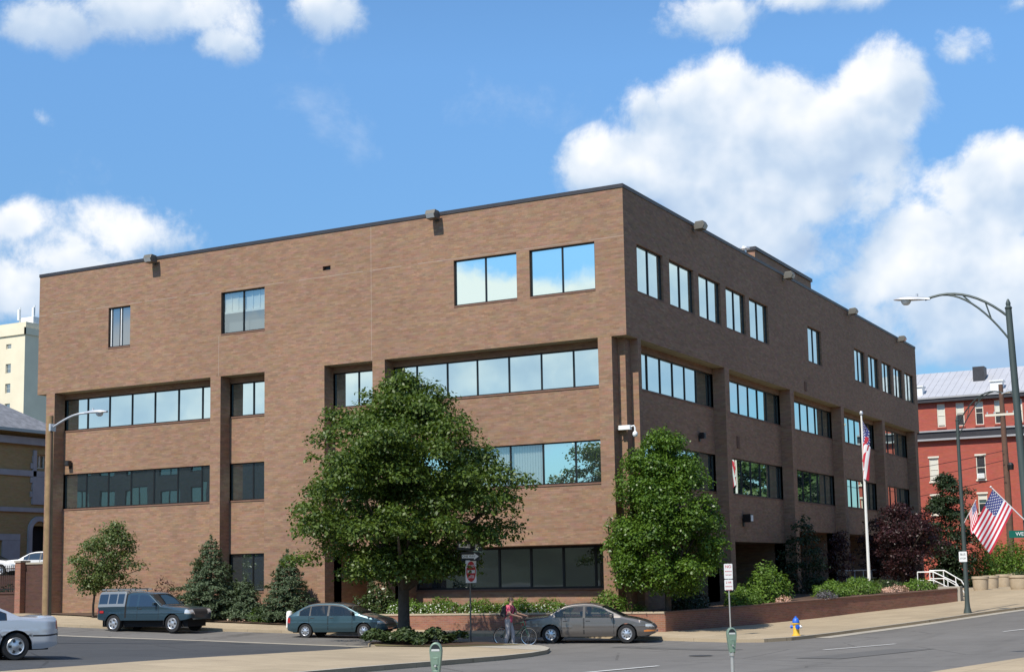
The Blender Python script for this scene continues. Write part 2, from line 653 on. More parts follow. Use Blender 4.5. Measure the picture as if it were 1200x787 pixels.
M['grass_dry'] = ground_mat('dry_verge', (.20, .16, .075), (.13, .125, .05), 'plain')
M['roadpaint'] = mat('road_paint', (.62, .61, .58), .8, var=.18, vscale=5)
M['white'] = mat('white_paint', (.78, .78, .76), .45, var=.05)
M['whitepipe'] = mat('white_pipe_paint', (.75, .75, .73), .35)
M['grey_pipe'] = mat('weathered_rail_paint', (.36, .37, .38), .5)
M['black'] = mat('black_enamel', (.012, .012, .013), .4)
M['dark'] = mat('dark_void', (.006, .006, .007), .9)
M['rubber'] = mat('tyre_rubber', (.014, .014, .015), .8, var=.2, vscale=8)
M['chrome'] = mat('bright_metal', (.62, .63, .65), .22, .9)
M['hub'] = mat('silver_wheel', (.55, .56, .58), .32, .75)
M['carglass'] = glass_mirror('car_glass', (.10, .12, .125), rough=.02, trans=.50, body=(.012, .014, .015))
M['carglass_dark'] = glass_mirror('dark_car_glass', (.085, .10, .11), rough=.02, body=(.012, .015, .018))
M['headlight'] = mat('headlight_lens', (.60, .60, .58), .08, .35, coat=1)
M['amber'] = mat('amber_lens', (.60, .20, .04), .15, coat=1)
M['taillight'] = mat('tail_lens', (.38, .018, .02), .15, coat=1)
M['trim'] = mat('black_plastic_trim', (.022, .022, .024), .55)
M['seat'] = mat('car_seat_cloth', (.06, .055, .05), .9)
M['green_pole'] = mat('dull_green_pole_paint', (.060, .078, .073), .5, .2, var=.12, vscale=2)
M['lamp_shell'] = mat('lamp_aluminium', (.60, .61, .62), .4, .5)
M['lens'] = mat('lamp_lens', (.55, .56, .55), .15, coat=.6)
M['wood_pole'] = mat('weathered_pole_wood', (.27, .175, .085), .85, var=.28, vscale=3, bump=.4, bscale=12)
M['wood_dark'] = mat('dark_pole_wood', (.13, .072, .05), .85, var=.25, vscale=3)
M['meter'] = mat('meter_green_paint', (.19, .27, .205), .42, .25, var=.14, vscale=14)
M['meterpipe'] = mat('galvanised_pipe', (.50, .50, .47), .45, .6, var=.12, vscale=10)
M['meterface'] = mat('meter_face', (.50, .52, .50), .3)
M['hyd_yellow'] = mat('hydrant_yellow', (.72, .44, .05), .45, var=.1, vscale=10)
M['hyd_blue'] = mat('hydrant_blue', (.02, .12, .55), .45)
M['sign_white'] = mat('sign_white', (.74, .74, .72), .4)
M['sign_red'] = mat('sign_red', (.50, .02, .035), .4)
M['sign_black'] = mat('sign_black', (.012, .012, .012), .4)
M['sign_green'] = mat('street_sign_green', (.005, .11, .075), .4)
M['fix_brown'] = mat('floodlight_bronze', (.13, .12, .10), .5, .3)
M['flag_red'] = mat('flag_red', (.55, .03, .055), .8)
M['flag_white'] = mat('flag_white', (.80, .79, .80), .8)
M['flag_blue'] = mat('flag_blue', (.035, .045, .20), .8)
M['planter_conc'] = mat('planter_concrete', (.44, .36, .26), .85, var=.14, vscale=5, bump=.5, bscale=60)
M['cream'] = mat('cream_render', (.74, .66, .49), .85, var=.09, vscale=.25)
M['limestone'] = mat('grey_limestone', (.33, .33, .34), .85, var=.15, vscale=1)
M['mansion'] = brick_mat('tan_brick', (.29, .205, .085), (.37, .27, .125), (.30, .24, .15), .25, False, .24, .08)
M['slate'] = mat('grey_slate', (.20, .20, .21), .7, var=.38, vscale=2.5, bump=.8, bscale=7)
M['copper'] = mat('pale_copper_gutter', (.33, .40, .38), .6)
M['metalroof'] = mat('pale_metal_roof', (.40, .40, .425), .6, var=.08, vscale=.6)
M['window_white'] = mat('cream_window_frame', (.66, .62, .52), .6)
M['shade_white'] = mat('window_shade', (.62, .60, .52), .7)
M['bark'] = mat('tree_bark', (.070, .055, .042), .9, var=.35, vscale=6, bump=1.0, bscale=18)
M['skin'] = mat('skin', (.42, .24, .17), .55)
M['hair'] = mat('brown_hair', (.05, .032, .022), .7)
M['shirt'] = mat('pink_shirt', (.50, .075, .135), .85, var=.1, vscale=14)
M['trousers'] = mat('grey_trousers', (.33, .31, .31), .9, var=.1, vscale=10)
M['shoe'] = mat('pale_shoe', (.50, .49, .47), .7)
M['pack'] = mat('black_backpack_cloth', (.020, .020, .024), .85, var=.2, vscale=12)
M['bike_frame'] = mat('dark_green_bike_paint', (.035, .085, .055), .35, .2, coat=.5)
M['flower_pink'] = leaf_mat('pale_pink_flower', (.50, .28, .22), (.68, .46, .36), .2)
M['flower_white'] = leaf_mat('white_flower', (.55, .56, .48), (.72, .72, .66), .2)
M['leaf_maple'] = leaf_mat('maple_leaf', (.038, .074, .012), (.130, .185, .030), .32)
M['leaf_pear'] = leaf_mat('pear_leaf', (.040, .092, .012), (.135, .225, .028), .30, .38)
M['leaf_small'] = leaf_mat('small_tree_leaf', (.065, .100, .030), (.155, .20, .062), .3)
M['leaf_conifer'] = leaf_mat('spruce_needle', (.042, .068, .034), (.118, .160, .080), .18, .6)
M['leaf_rhodo'] = leaf_mat('rhododendron_leaf', (.022, .045, .014), (.085, .12, .035), .18, .35)
M['leaf_hedge'] = leaf_mat('fresh_shrub_leaf', (.060, .125, .016), (.17, .27, .045), .32)
M['leaf_grey'] = leaf_mat('grey_purple_leaf', (.075, .075, .085), (.15, .14, .155), .2)
M['leaf_purple'] = leaf_mat('plum_leaf', (.018, .008, .010), (.070, .024, .026), .25)
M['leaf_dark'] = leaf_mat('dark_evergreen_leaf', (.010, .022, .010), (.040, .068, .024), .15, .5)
M['leaf_far'] = leaf_mat('street_tree_leaf', (.030, .065, .018), (.10, .16, .045), .3)
M['leaf_ivy'] = leaf_mat('ivy_leaf', (.020, .040, .014), (.085, .115, .040), .2)


def paint(name, c, metal=.35, rough=.32):
    return mat(name, c, rough, metal, coat=.9)


M['p_white'] = paint('silver_white_paint', (.56, .57, .59), .35)
M['p_pickup'] = paint('dark_teal_blue_paint', (.022, .048, .068))
M['p_wagon'] = paint('teal_blue_paint', (.040, .085, .105), .45)
M['p_sedan'] = paint('beige_pewter_paint', (.150, .134, .122), .5)
M['p_cap'] = paint('grey_cap_paint', (.17, .18, .185), .0)
M['p_police'] = paint('plain_white_paint', (.74, .74, .73), .0)
M['p_grey'] = paint('grey_paint', (.30, .31, .33), .4)

# ---------------------------------------------------------------- terrain
CTL = np.array([(-0.91, -6.29, 0.12), (1.88, -5.92, 0.06), (-1.13, -8.46, 0.11), (-12.85, -4.73, 0.31), (-9.73, -5.33, 0.22), (-21.44, -7.1, 0.53), (-18.3, -7.12, 0.47),
    (-3.76, -28.51, 0.79), (1.99, -1.3, 0.22), (3.57, 10.99, 0.21), (7.54, 24.52, 0.63), (10.29, 14.58, 0.5), (-11.47, -2.28, 0.31), (-2.89, -2.22, 0.24), (6.53, 0.03, 0.05),
    (6.41, 39.87, 1.06), (9.11, 34.44, 1.19), (-32.87, -0.04, 0.92), (-20.82, 0.05, 0.86), (-26.87, -0.36, 0.97), (13.31, -36.91, 0.35), (16.77, -32.77, 0.35), (17.64, -17.54, 0.3),
    (17.57, -0.54, 0.35), (2.68, -40.36, 0.75), (21.63, 13.01, 0.8), (-19.67, -26.28, 1.2), (-31.88, 6.9, 0.8), (-15.3, 49.91, 1.0), (15.51, 66.52, 1.3), (21.31, -49.64, 0.6), (-35.94, -6.65, 1.0)])
_Q = CTL[:, :2] / 30
_n = len(_Q)


def _tps(r2):
    return .5 * r2 * np.log(r2 + 1e-9)


_A = np.block([[_tps(((_Q[:, None] - _Q[None]) ** 2).sum(-1)) + np.eye(_n) * .02, np.c_[np.ones(_n), _Q]], [np.c_[np.ones(_n), _Q].T, np.zeros((3, 3))]])
_co = np.linalg.solve(_A, np.r_[CTL[:, 2], 0, 0, 0])
_FH = np.array([-0.47438504, 0.88031746])
_RH = np.array([0.88031746, 0.47438504])
_O = np.array([23.681, -54.039])


def gh(X, Y):
    """height of the ground at arrays of x, y (a gently sloping street corner)"""
    V = np.stack([np.ravel(X), np.ravel(Y)], -1).astype(float) - _O
    l = np.clip(V @ _RH, -34, 55)
    d = np.clip(V @ _FH, 2, 115)
    Q = (_O + d[:, None] * _FH + l[:, None] * _RH) / 30
    K = _tps(((Q[:, None] - _Q[None]) ** 2).sum(-1))
    return K @ _co[:_n] + _co[_n] + Q @ _co[_n + 1:]


def g(x, y):
    return float(gh([x], [y])[0])


KERB = .13


def sheet(name, poly, dz, material, kind='structure', cell=2.0, skirt=0.0, label=None):
    """a flat outline laid on the ground, optionally with a skirt (kerb face) down its edge"""
    bm = bmesh.new()
    vs = [bm.verts.new((x, y, 0)) for x, y in poly]
    bm.faces.new(vs)
    bmesh.ops.triangulate(bm, faces=bm.faces[:])
    xs = [p[0] for p in poly]
    ys = [p[1] for p in poly]
    for ax, lo, hi in ((0, min(xs), max(xs)), (1, min(ys), max(ys))):
        c = math.floor(lo / cell) * cell
        while c < hi:
            if c > lo:
                co = (c, 0, 0) if ax == 0 else (0, c, 0)
                no = (1, 0, 0) if ax == 0 else (0, 1, 0)
                bmesh.ops.bisect_plane(bm, geom=bm.verts[:] + bm.edges[:] + bm.faces[:], plane_co=co, plane_no=no)
            c += cell
    z = gh([v.co.x for v in bm.verts], [v.co.y for v in bm.verts])
    for v, h in zip(bm.verts, z):
        v.co.z = h + dz
    bmesh.ops.recalc_face_normals(bm, faces=bm.faces)
    for f in bm.faces:
        if f.normal.z < 0:
            f.normal_flip()
    if skirt:
        be = [e for e in bm.edges if e.is_boundary]
        r = bmesh.ops.extrude_edge_only(bm, edges=be)
        for v in r['geom']:
            if isinstance(v, bmesh.types.BMVert):
                v.co.z -= skirt
    me = bpy.data.meshes.new(name)
    bm.to_mesh(me)
    bm.free()
    me.materials.append(material)
    o = bpy.data.objects.new(name, me)
    col.objects.link(o)
    tag(o, label, None, None, kind)
    return o


def ground():
    core = lambda a, b: list(np.arange(a, b + .1, 2.0))
    gx = [-1600, -800, -400, -250, -160] + core(-110, 90) + [140, 220, 400, 800, 1600]
    gy = [-1600, -800, -400, -220, -140] + core(-90, 140) + [190, 260, 400, 800, 1600]
    X, Y = np.meshgrid(gx, gy)
    Z = gh(X, Y)
    V = np.stack([X.ravel(), Y.ravel(), Z], -1)
    nx, ny = len(gx), len(gy)
    i, j = np.meshgrid(np.arange(nx - 1), np.arange(ny - 1))
    a = (j * nx + i).ravel()
    F = np.stack([a, a + 1, a + nx + 1, a + nx], -1)
    tag(raw_mesh('ground', V, F, M['earth']), kind='structure')


ground()


def arc(cx, cy, r, a0, a1, n=8):
    return [(cx + r * math.cos(R(a0 + (a1 - a0) * i / n)), cy + r * math.sin(R(a0 + (a1 - a0) * i / n))) for i in range(n + 1)]


# the street past the right-hand side, bending away uphill, and the side street along the front
FAR_KERB = [(-60, -9.6), (-34, -8.0), (-24, -7.2), (-15, -5.0), (-10.3, -4.1), (-2.5, -3.4), (1.6, -3.65), (3.63, -3.95), (5.6, -4.2), (6.75, -3.9), (7.35, -2.6), (7.69, -.81), (8.3, 2.4), (9.15, 5.6), (10.14, 9.1), (11.23, 12.7), (12.55, 16.8), (15.9, 26), (19.6, 36), (27, 60)]
NEAR_KERB = [(8, -60), (12.2, -42), (14.6, -33), (16.3, -24), (17.0, -20), (17.75, -16), (19.6, -7), (22.6, 3), (26, 12), (32, 28), (44, 60)]
ISLAND_KERB = [(4.4, -60), (4.35, -40), (4.3, -28), (4.1, -22), (3.8, -18), (3.35, -15.4), (2.75, -13.2), (1.9, -11.3), (.9, -9.9), (-.2, -9.1), (-1.6, -8.95), (-5.2, -9.6)]
sheet('street', [(-60, -15), (-22, -12.2)] + [(-5, -12.4), (3, -14), (3, -60)] + NEAR_KERB + list(reversed(FAR_KERB)), .012, M['asphalt'])
sheet('parking_lot', [(-60, -62), (-60, -12.6), (-19.5, -12.3), (-12.6, -11.3), (-5.3, -11.75), (-3.4, -13.8), (-2.5, -17.5), (-1.5, -22.3), (-.4, -29.6), (.6, -45), (.8, -62)], .020, M['asphalt_dark'])
sheet('gutter_strip', [(-60, -12.95), (-19.3, -12.45), (-12.6, -11.45), (-5.25, -11.95), (-5.2, -11.35), (-12.6, -10.85), (-19.3, -11.75), (-60, -12.2)], .028, M['concrete_grey'])
sheet('sidewalk', ISLAND_KERB + [(-5.3, -11.3), (-3.4, -13.6), (-2.5, -17.5), (-1.5, -22.3), (-.4, -29.6), (.6, -45), (.8, -60)], KERB, M['concrete'], skirt=.2)
kerb_in = [(x - .55, y + .35) if y > -4.5 and x > 1 else (x, y + .45) for x, y in FAR_KERB]
sheet('sidewalk', FAR_KERB + [(26, 85), (-30, 85), (-60, 60)], KERB, M['concrete'], skirt=.2)
sheet('sidewalk', NEAR_KERB + [(49, 60), (37, 28), (31, 12), (27.6, 3), (24.6, -7), (22.8, -16), (22, -24), (20.5, -33), (18, -42), (13, -60)], KERB, M['concrete'], skirt=.2)
# concrete gutters against the kerbs
gut = [(x + .62, y - .2) for x, y in FAR_KERB[11:]]
sheet('gutter', FAR_KERB[11:] + list(reversed(gut)), .026, M['concrete_grey'])
sheet('kerb_stone', FAR_KERB[9:] + [(x - .17, y + .06) for x, y in reversed(FAR_KERB[9:])], KERB + .006, M['concrete_grey'])
sheet('kerb_stone', ISLAND_KERB[1:] + [(x - .16, y - .06) for x, y in reversed(ISLAND_KERB[1:])], KERB + .006, M['concrete_grey'])


def stripe(x0, y0, x1, y1, w=.12):
    dx, dy = x1 - x0, y1 - y0
    L = math.hypot(dx, dy)
    nx, ny = -dy / L * w / 2, dx / L * w / 2
    return [(x0 + nx, y0 + ny), (x1 + nx, y1 + ny), (x1 - nx, y1 - ny), (x0 - nx, y0 - ny)]


for s in ((10.54, -9.46, 11.9, -5.85), (14.2, .75, 16.0, 4.6), (8.75, -23.2, 9.18, -19.5), (18.2, 9.6, 20.2, 13.2)):
    sheet('road_marking', stripe(*s), .034, M['roadpaint'])
sheet('road_patch', [(2.6, -8.0), (7.4, -9.6), (7.7, -8.75), (2.9, -7.1)], .022, M['asphalt_patch'])
sheet('road_patch', [(11.2, -14.5), (12.6, -14.9), (13.9, -9.2), (12.5, -8.9)], .022, M['asphalt_patch'])
mh = [(7.9 + .36 * math.cos(R(a)), -13.2 + .36 * math.sin(R(a))) for a in range(0, 360, 15)]
sheet('manhole_cover', mh, .030, M['asphalt_dark'])
sheet('mulch_bed', [(-24.6, -3.9), (-18.5, -3.1), (-13.9, -2.5), (-13.4, -.02), (-33, -.02), (-33, -1.3), (-27.6, -1.9)], KERB + .05, M['mulch'])
sheet('planting_verge', [(-5.3, -11.25), (-4.4, -12.3), (-2.4, -13.0), (-1.4, -11.6), (-.4, -9.75), (-1.7, -9.05), (-5.1, -9.7)], KERB + .04, M['mulch'])
sheet('dry_grass_edge', [(-4.35, -12.35), (-3.5, -13.5), (-1.9, -12.9), (-.2, -10.3), (.35, -9.75), (-.35, -9.7), (-1.35, -11.55), (-2.4, -12.98)], KERB + .03, M['grass_dry'])

# ---------------------------------------------------------------- the brick office building
SOF, TOP = 12.42, 18.69
LX, RY = -33.75, 53.2


def ML(a, d, z):
    return (a, d, z)


def MR(a, d, z):
    return (-d, a, z)


def cut_wall(mb, Mf, a0, a1, z0, z1, dep, holes, rev, mi=0):
    As = sorted({a0, a1, *[h[0] for h in holes], *[h[1] for h in holes]})
    Zs = sorted({z0, z1, *[h[2] for h in holes], *[h[3] for h in holes]})
    for i in range(len(As) - 1):
        for j in range(len(Zs) - 1):
            ca, cz = (As[i] + As[i + 1]) / 2, (Zs[j] + Zs[j + 1]) / 2
            if any(h[0] < ca < h[1] and h[2] < cz < h[3] for h in holes):
                continue
            mb.face([Mf(As[i], dep, Zs[j]), Mf(As[i + 1], dep, Zs[j]), Mf(As[i + 1], dep, Zs[j + 1]), Mf(As[i], dep, Zs[j + 1])], mi)
    for h0, h1, b, t in holes:
        for p, q in (((h0, b), (h0, t)), ((h1, b), (h1, t)), ((h0, b), (h1, b)), ((h0, t), (h1, t))):
            mb.face([Mf(p[0], dep, p[1]), Mf(q[0], dep, q[1]), Mf(q[0], dep + rev, q[1]), Mf(p[0], dep + rev, p[1])], mi)


bld = thing('brick_office_building', 'large four storey brown brick office block with dark ribbon windows on the street corner', 'building')


def window(parent, Mf, a0, a1, z0, z1, dep, mulls, glass, fw=.055, hbar=None, frame_mat=None, sill=True, tilt=.0022):
    """a window unit whose frame face sits at depth dep; its panes are one child mesh"""
    f = MB()
    d0, d1 = dep, dep + .07
    bx = lambda p, q, r_, s: f.box((p, d0, r_), (q, d1, s), 0, Mf)
    bx(a0, a0 + fw, z0, z1)
    bx(a1 - fw, a1, z0, z1)
    bx(a0 + fw, a1 - fw, z0, z0 + fw)
    bx(a0 + fw, a1 - fw, z1 - fw, z1)
    for m_ in mulls:
        bx(m_ - fw * .55, m_ + fw * .55, z0 + fw, z1 - fw)
    w = f.build('window', frame_mat or M['frame'], parent)
    p = MB()
    ed = [a0 + fw * .5] + list(mulls) + [a1 - fw * .5]
    gl = glass if isinstance(glass, list) else [glass]
    for i in range(len(ed) - 1):
        t1, t2 = random.gauss(0, tilt), random.gauss(0, tilt)
        aw, zw = (ed[i + 1] - ed[i]) / 2, (z1 - z0) / 2
        dd = dep + .045
        pts = [(ed[i], dd - t1 * aw - t2 * zw, z0 + fw * .5), (ed[i + 1], dd + t1 * aw - t2 * zw, z0 + fw * .5), (ed[i + 1], dd + t1 * aw + t2 * zw, z1 - fw * .5), (ed[i], dd - t1 * aw + t2 * zw, z1 - fw * .5)]
        p.face([Mf(*q) for q in pts], i % len(gl) if len(gl) == len(ed) - 1 else 0)
    p.build('pane', gl, w)
    if hbar:
        h = MB()
        h.box((a0 + fw, d0 - .005, hbar), (a1 - fw, d1, hbar + .05), 0, Mf)
        h.build('rail', frame_mat or M['frame'], w)
    if sill:
        s = MB()
        s.box((a0 - .0, dep - .12, z0 - .07), (a1 + .0, dep + .0, z0 - .005), 0, Mf)
        s.build('sill', M['sill'], w)
    return w


W4B, W4T = 14.49, 16.54
L4 = [(-28.83, -27.35, [-28.12]), (-21.47, -18.81, [-20.16]), (-8.27, -5.10, [-6.70]), (-4.47, -1.36, [-2.93])]
R4 = [(1.34, 4.23), (4.98, 7.96), (8.60, 11.54), (12.3, 15.17), (15.77, 18.8), (25.9, 28.6), (35.9, 38.5), (39.3, 42.0), (42.9, 45.5), (46.1, 48.7), (49.4, 52.2)]
OL = [(-32.5, -22.1), (-21.47, -18.8), (-15.32, -12.64), (-11.97, -1.31)]
OR = [(1.5, 11.7), (12.35, 22.1), (22.75, 32.2), (32.85, 42.3), (42.95, 51.7)]
SL, SR = .72, .62            # how far the spandrels stand back behind the piers
wall = MB()
cut_wall(wall, ML, LX, 0, SOF, TOP, 0, [(a, b, W4B, W4T) for a, b, _ in L4] + [(-15.4, -14.95, 16.92, 17.12)], .14)
cut_wall(wall, MR, 0, RY, SOF, TOP, 0, [(a, b, W4B, W4T) for a, b in R4], .16)
wall.face([(LX, 0, SOF), (LX, RY, SOF), (LX, RY, TOP), (LX, 0, TOP)])
wall.face([(LX, RY, SOF), (0, RY, SOF), (0, RY, TOP), (LX, RY, TOP)])
# piers of the three lower storeys
for a, b in ((-33.1, -32.5), (-22.1, -21.47), (-18.8, -15.32), (-12.64, -11.97)):
    wall.box((a, 0, -1.5), (b, SL + .6, SOF - .003))
wall.box((-1.31, 0, -1.5), (-.68, 1.3, SOF - .003))
wall.box((-1.3, .6, -1.5), (-.34, 1.4, SOF - .004))
wall.box((-1.0, 1.15, -1.5), (0, 1.5, SOF - .005))
for a, b in ((11.7, 12.35), (22.1, 22.75), (32.2, 32.85), (42.3, 42.95), (51.7, 52.5)):
    wall.box((-SR - .6, a, -1.5), (0, b, SOF - .003))
# recessed spandrels with window bands
Z3, Z2, Z1 = (10.5, 12.14), (6.42, 8.22), (2.07, 3.86)
hl = []
for a, b in OL:
    hl += [(a, b, *Z3), (a, b, *Z2)]
hl += [(OL[1][0], OL[1][1], *Z1), (OL[2][0], OL[2][1], -1.4, 3.86), (OL[3][0], OL[3][1], -1.4, 3.86)]
cut_wall(wall, ML, -33.1, -1.0, -1.5, SOF, SL, hl, .12)
hr = []
for a, b in OR:
    hr += [(a, b, *Z3), (a, b, *Z2)]
hr += [(OR[i][0] + (4.0 if i == 0 else 0), OR[i][1], -1.4, 4.05 if i < 2 else 4.75) for i in range(5)]
cut_wall(wall, MR, 1.2, 52.4, -1.5, SOF, SR, hr, .12)
wall.face([(-33.1, .3, -1.5), (-33.1, RY - .5, -1.5), (-33.1, RY - .5, SOF), (-33.1, .3, SOF)])
# deep ground floor: brick plinth under the shaded glazing
cut_wall(wall, ML, OL[3][0] - .3, OL[3][1] + .3, -1.5, 4.0, 2.5, [(OL[3][0] + .02, OL[3][1] - .02, 2.0, 3.84)], .1)
wall.box((OL[3][0] - .28, SL + .1, -1.5), (OL[3][0], 2.55, 3.95))
wall.box((OL[3][1], 1.0, -1.5), (OL[3][1] + .2, 2.55, 3.95))
wall.face([(OL[3][0] - .3, SL + .12, 3.861), (OL[3][1] + .3, SL + .12, 3.861), (OL[3][1] + .3, 2.6, 3.861), (OL[3][0] - .3, 2.6, 3.861)])
wall.face([(OL[2][0] - .3, 3.4, -1.5), (OL[2][1] + .3, 3.4, -1.5), (OL[2][1] + .3, 3.4, 4.0), (OL[2][0] - .3, 3.4, 4.0)])
for xx in (OL[2][0], OL[2][1]):
    wall.face([(xx, SL + .11, -1.5), (xx, 3.4, -1.5), (xx, 3.4, 4.0), (xx, SL + .11, 4.0)])
wall.face([(OL[2][0], SL + .11, 3.862), (OL[2][1], SL + .11, 3.862), (OL[2][1], 3.4, 3.862), (OL[2][0], 3.4, 3.862)])
wall.face([(-4.2, 5.5, -1.5), (-4.2, 52.4, -1.5), (-4.2, 52.4, 4.9), (-4.2, 5.5, 4.9)])
for a, b, t in [(OR[i][0] + (4.0 if i == 0 else 0), OR[i][1], 4.05 if i < 2 else 4.75) for i in range(5)]:
    for yy in (a, b):
        wall.face([(-SR - .11, yy, -1.5), (-4.2, yy, -1.5), (-4.2, yy, t), (-SR - .11, yy, t)])
    wall.face([(-SR - .11, a, t + .001), (-SR - .11, b, t + .001), (-4.2, b, t + .001), (-4.2, a, t + .001)])
wall.build('wall', M['brick'], bld)
sof = MB()
# soffit under the top storey, outside and over the recesses
sof.face([(LX, .002, SOF), (-.002, .002, SOF), (-.002, RY - .002, SOF), (LX, RY - .002, SOF)])
sof.build('soffit', M['soffit'], bld)
rf = MB()
rf.face([(LX + .2, .2, TOP - .35), (-.2, .2, TOP - .35), (-.2, RY - .2, TOP - .35), (LX + .2, RY - .2, TOP - .35)])
rf.build('roof', M['roof_gravel'], bld)
cp = MB()
for a, b in (((LX - .03, -.03, TOP), (.03, .3, TOP + .16)), ((LX - .03, RY - .3, TOP), (.03, RY + .03, TOP + .16)), ((LX - .03, .3, TOP), (LX + .3, RY - .3, TOP + .16)), ((-.3, .3, TOP), (.03, RY - .3, TOP + .16))):
    cp.box(a, b)
cp.build('coping', M['coping'], bld)
ph = MB()
ph.box((-20, 35, TOP - .4), (-6, 47.5, 23.45))
pho = ph.build('rooftop_plant_room', M['brick'], bld)
pc = MB()
pc.box((-20.1, 34.9, 23.452), (-5.9, 47.6, 23.68))
pc.build('coping', M['coping'], pho)
# windows, front side
for i, (a, b, mu) in enumerate(L4):
    gl = M['glass'] if i > 1 else (M['glass_pale'] if i == 0 else M['glass_clear'])
    w = window(bld, ML, a, b, W4B, W4T, .10, mu, gl, frame_mat=M['frame'])
    if i == 0:
        s = MB()
        for q in (a + .10, mu[0] + .06):
            s.box((q, .085, W4B + .06), (q + .05, .115, W4T - .06))
        s.build('inner_sash', M['white'], w)
    if i == 1:
        s = MB()
        for q0, q1 in ((a + .06, mu[0] - .03), (mu[0] + .03, b - .06)):
            s.box((q0, .26, W4B + 1.1), (q1, .28, W4T))
            s.box((q0, .20, W4B + 1.0), (q1, .25, W4B + 1.1))
            for k in (1, 2):
                qq = q0 + (q1 - q0) * k / 3
                s.box((qq - .03, .22, W4B + 1.1), (qq + .03, .25, W4T))
        s.build('window_shade', M['blind'], w)
        s = MB()
        s.face([(a, .5, W4B), (b, .5, W4B), (b, .5, W4T), (a, .5, W4T)])
        s.build('interior_backing', M['blind_grey'], w)
m1 = [-30.97, -29.45, -27.91, -26.38, -24.83, -23.29]
m4 = [-10.77, -9.16, -7.61, -6.01, -4.41, -2.86]
GD = SL + .09
for (a, b), mu in zip(OL, (m1, [-20.1], [-13.95], m4)):
    window(bld, ML, a, b, *Z3, GD, mu, M['glass'])
    if b == OL[3][1]:
        gl = [M['glass']] * 2 + [M['glass_clear']] * 3 + [M['glass']] * 2
        w = window(bld, ML, a, b, *Z2, GD, mu, gl)
        s = MB()
        x = -9.1
        while x < -4.45:
            s.cbox((x, GD + .20, sum(Z2) / 2), (.105, .012, Z2[1] - Z2[0]), 0, .55)
            x += .13
        s.build('vertical_blind', M['blind'], w)
        s = MB()
        s.face([(a, GD + .45, Z2[0] - .1), (b, GD + .45, Z2[0] - .1), (b, GD + .45, Z2[1] + .1), (a, GD + .45, Z2[1] + .1)])
        s.build('interior_backing', M['blind_grey'], w)
    else:
        window(bld, ML, a, b, *Z2, GD, mu, M['glass'])
window(bld, ML, *OL[1], *Z1, GD, [-20.1], M['glass_dark'])
window(bld, ML, OL[3][0] + .02, OL[3][1] - .02, 2.0, 3.84, 2.55, m4, M['glass_shop'], fw=.09)
# windows, right-hand side
for a, b in R4:
    window(bld, MR, a, b, W4B, W4T, .11, [(a + b) / 2], M['glass'])
for i, (a, b) in enumerate(OR):
    first = {0: 2.35, 1: 12.75, 2: 23.25, 3: 33.5, 4: 43.6}[i]
    mu = [first + 1.48 * k for k in range(8) if first + 1.48 * k < b - .35]
    window(bld, MR, a, b, *Z3, SR + .1, mu, M['glass'])
    window(bld, MR, a, b, *Z2, SR + .1, mu, M['glass'])
    # dark glazed wall at the back of the ground floor recess
    a += 4.0 if i == 0 else 0
    window(bld, MR, a + .9, b - .05, .4, 3.9 if i < 2 else 4.6, 4.08, [a + .9 + (b - a - .95) * k / 5 for k in range(1, 5)], M['glass_shop'], fw=.09, sill=False)


def vent(Mf, a, dep, z, w, h):
    v = MB()
    v.box((a - w / 2, dep - .03, z - h / 2), (a + w / 2, dep + .02, z + h / 2), 0, Mf)
    for k in range(5):
        zz = z - h / 2 + h * (k + .5) / 5
        v.box((a - w / 2 + .03, dep - .06, zz - .015), (a + w / 2 - .03, dep - .03, zz + .015), 0, Mf)
    v.build('louvre_vent', M['sill'], bld)


vent(MR, 15.05, SR, 9.05, .42, .62)
vent(MR, 25.0, 0, 12.9, .42, .55)
v = MB()
v.box((-15.4, .135, 16.92), (-14.95, .15, 17.12))
v.build('louvre_vent', M['frame'], bld)


def floodlight(label, x, y, facing):
    """box floodlight on a short arm at the roof edge; facing 0 = front, 90 = right-hand side"""
    o = thing('floodlight', label, 'floodlight', (x, y, 18.60), R(facing), 'floodlights along the roof edge')
    b = MB()
    p = [(-.95, .02), (-.80, -.20), (-.25, -.22), (-.18, .0), (-.30, .24), (-.82, .26)]
    b.prism([(yy, zz) for yy, zz in p], lambda u, w: (-.30, u * .85, w + .05), lambda u, w: (.30, u * .85, w + .05))
    b.build('housing', M['fix_brown'], o, bevel=.02)
    a = MB()
    a.tube([(0, -.01, -.12), (0, -.2, -.05), (0, -.3, .03)], .05, 8)
    a.cbox((0, -.025, -.12), (.2, .05, .2))
    a.build('arm', M['fix_brown'], o)
    l_ = MB()
    l_.face([(-.25, -.815, .075), (.25, -.815, .075), (.25, -.69, -.135), (-.25, -.69, -.135)])
    l_.build('lens', M['lens'], o)
    for ch in o.children:
        ch.scale = (.82, .82, .82)


floodlight('box floodlight at the roof edge over the narrow two-pane window, leftmost on the sunlit front', -25.7, 0, 0)
floodlight('box floodlight on the sunlit roof edge left of the two large top windows', -9.1, 0, 0)
floodlight('roof edge floodlight nearest the building corner on the shaded side', 0, 8.1, 90)
floodlight('roof edge floodlight below the plant room on the shaded side', 0, 21.6, 90)
floodlight('roof edge floodlight above the single window of the shaded side, third from the corner', 0, 34.7, 90)
floodlight('roof edge floodlight farthest from the corner on the shaded side', 0, 47.6, 90)


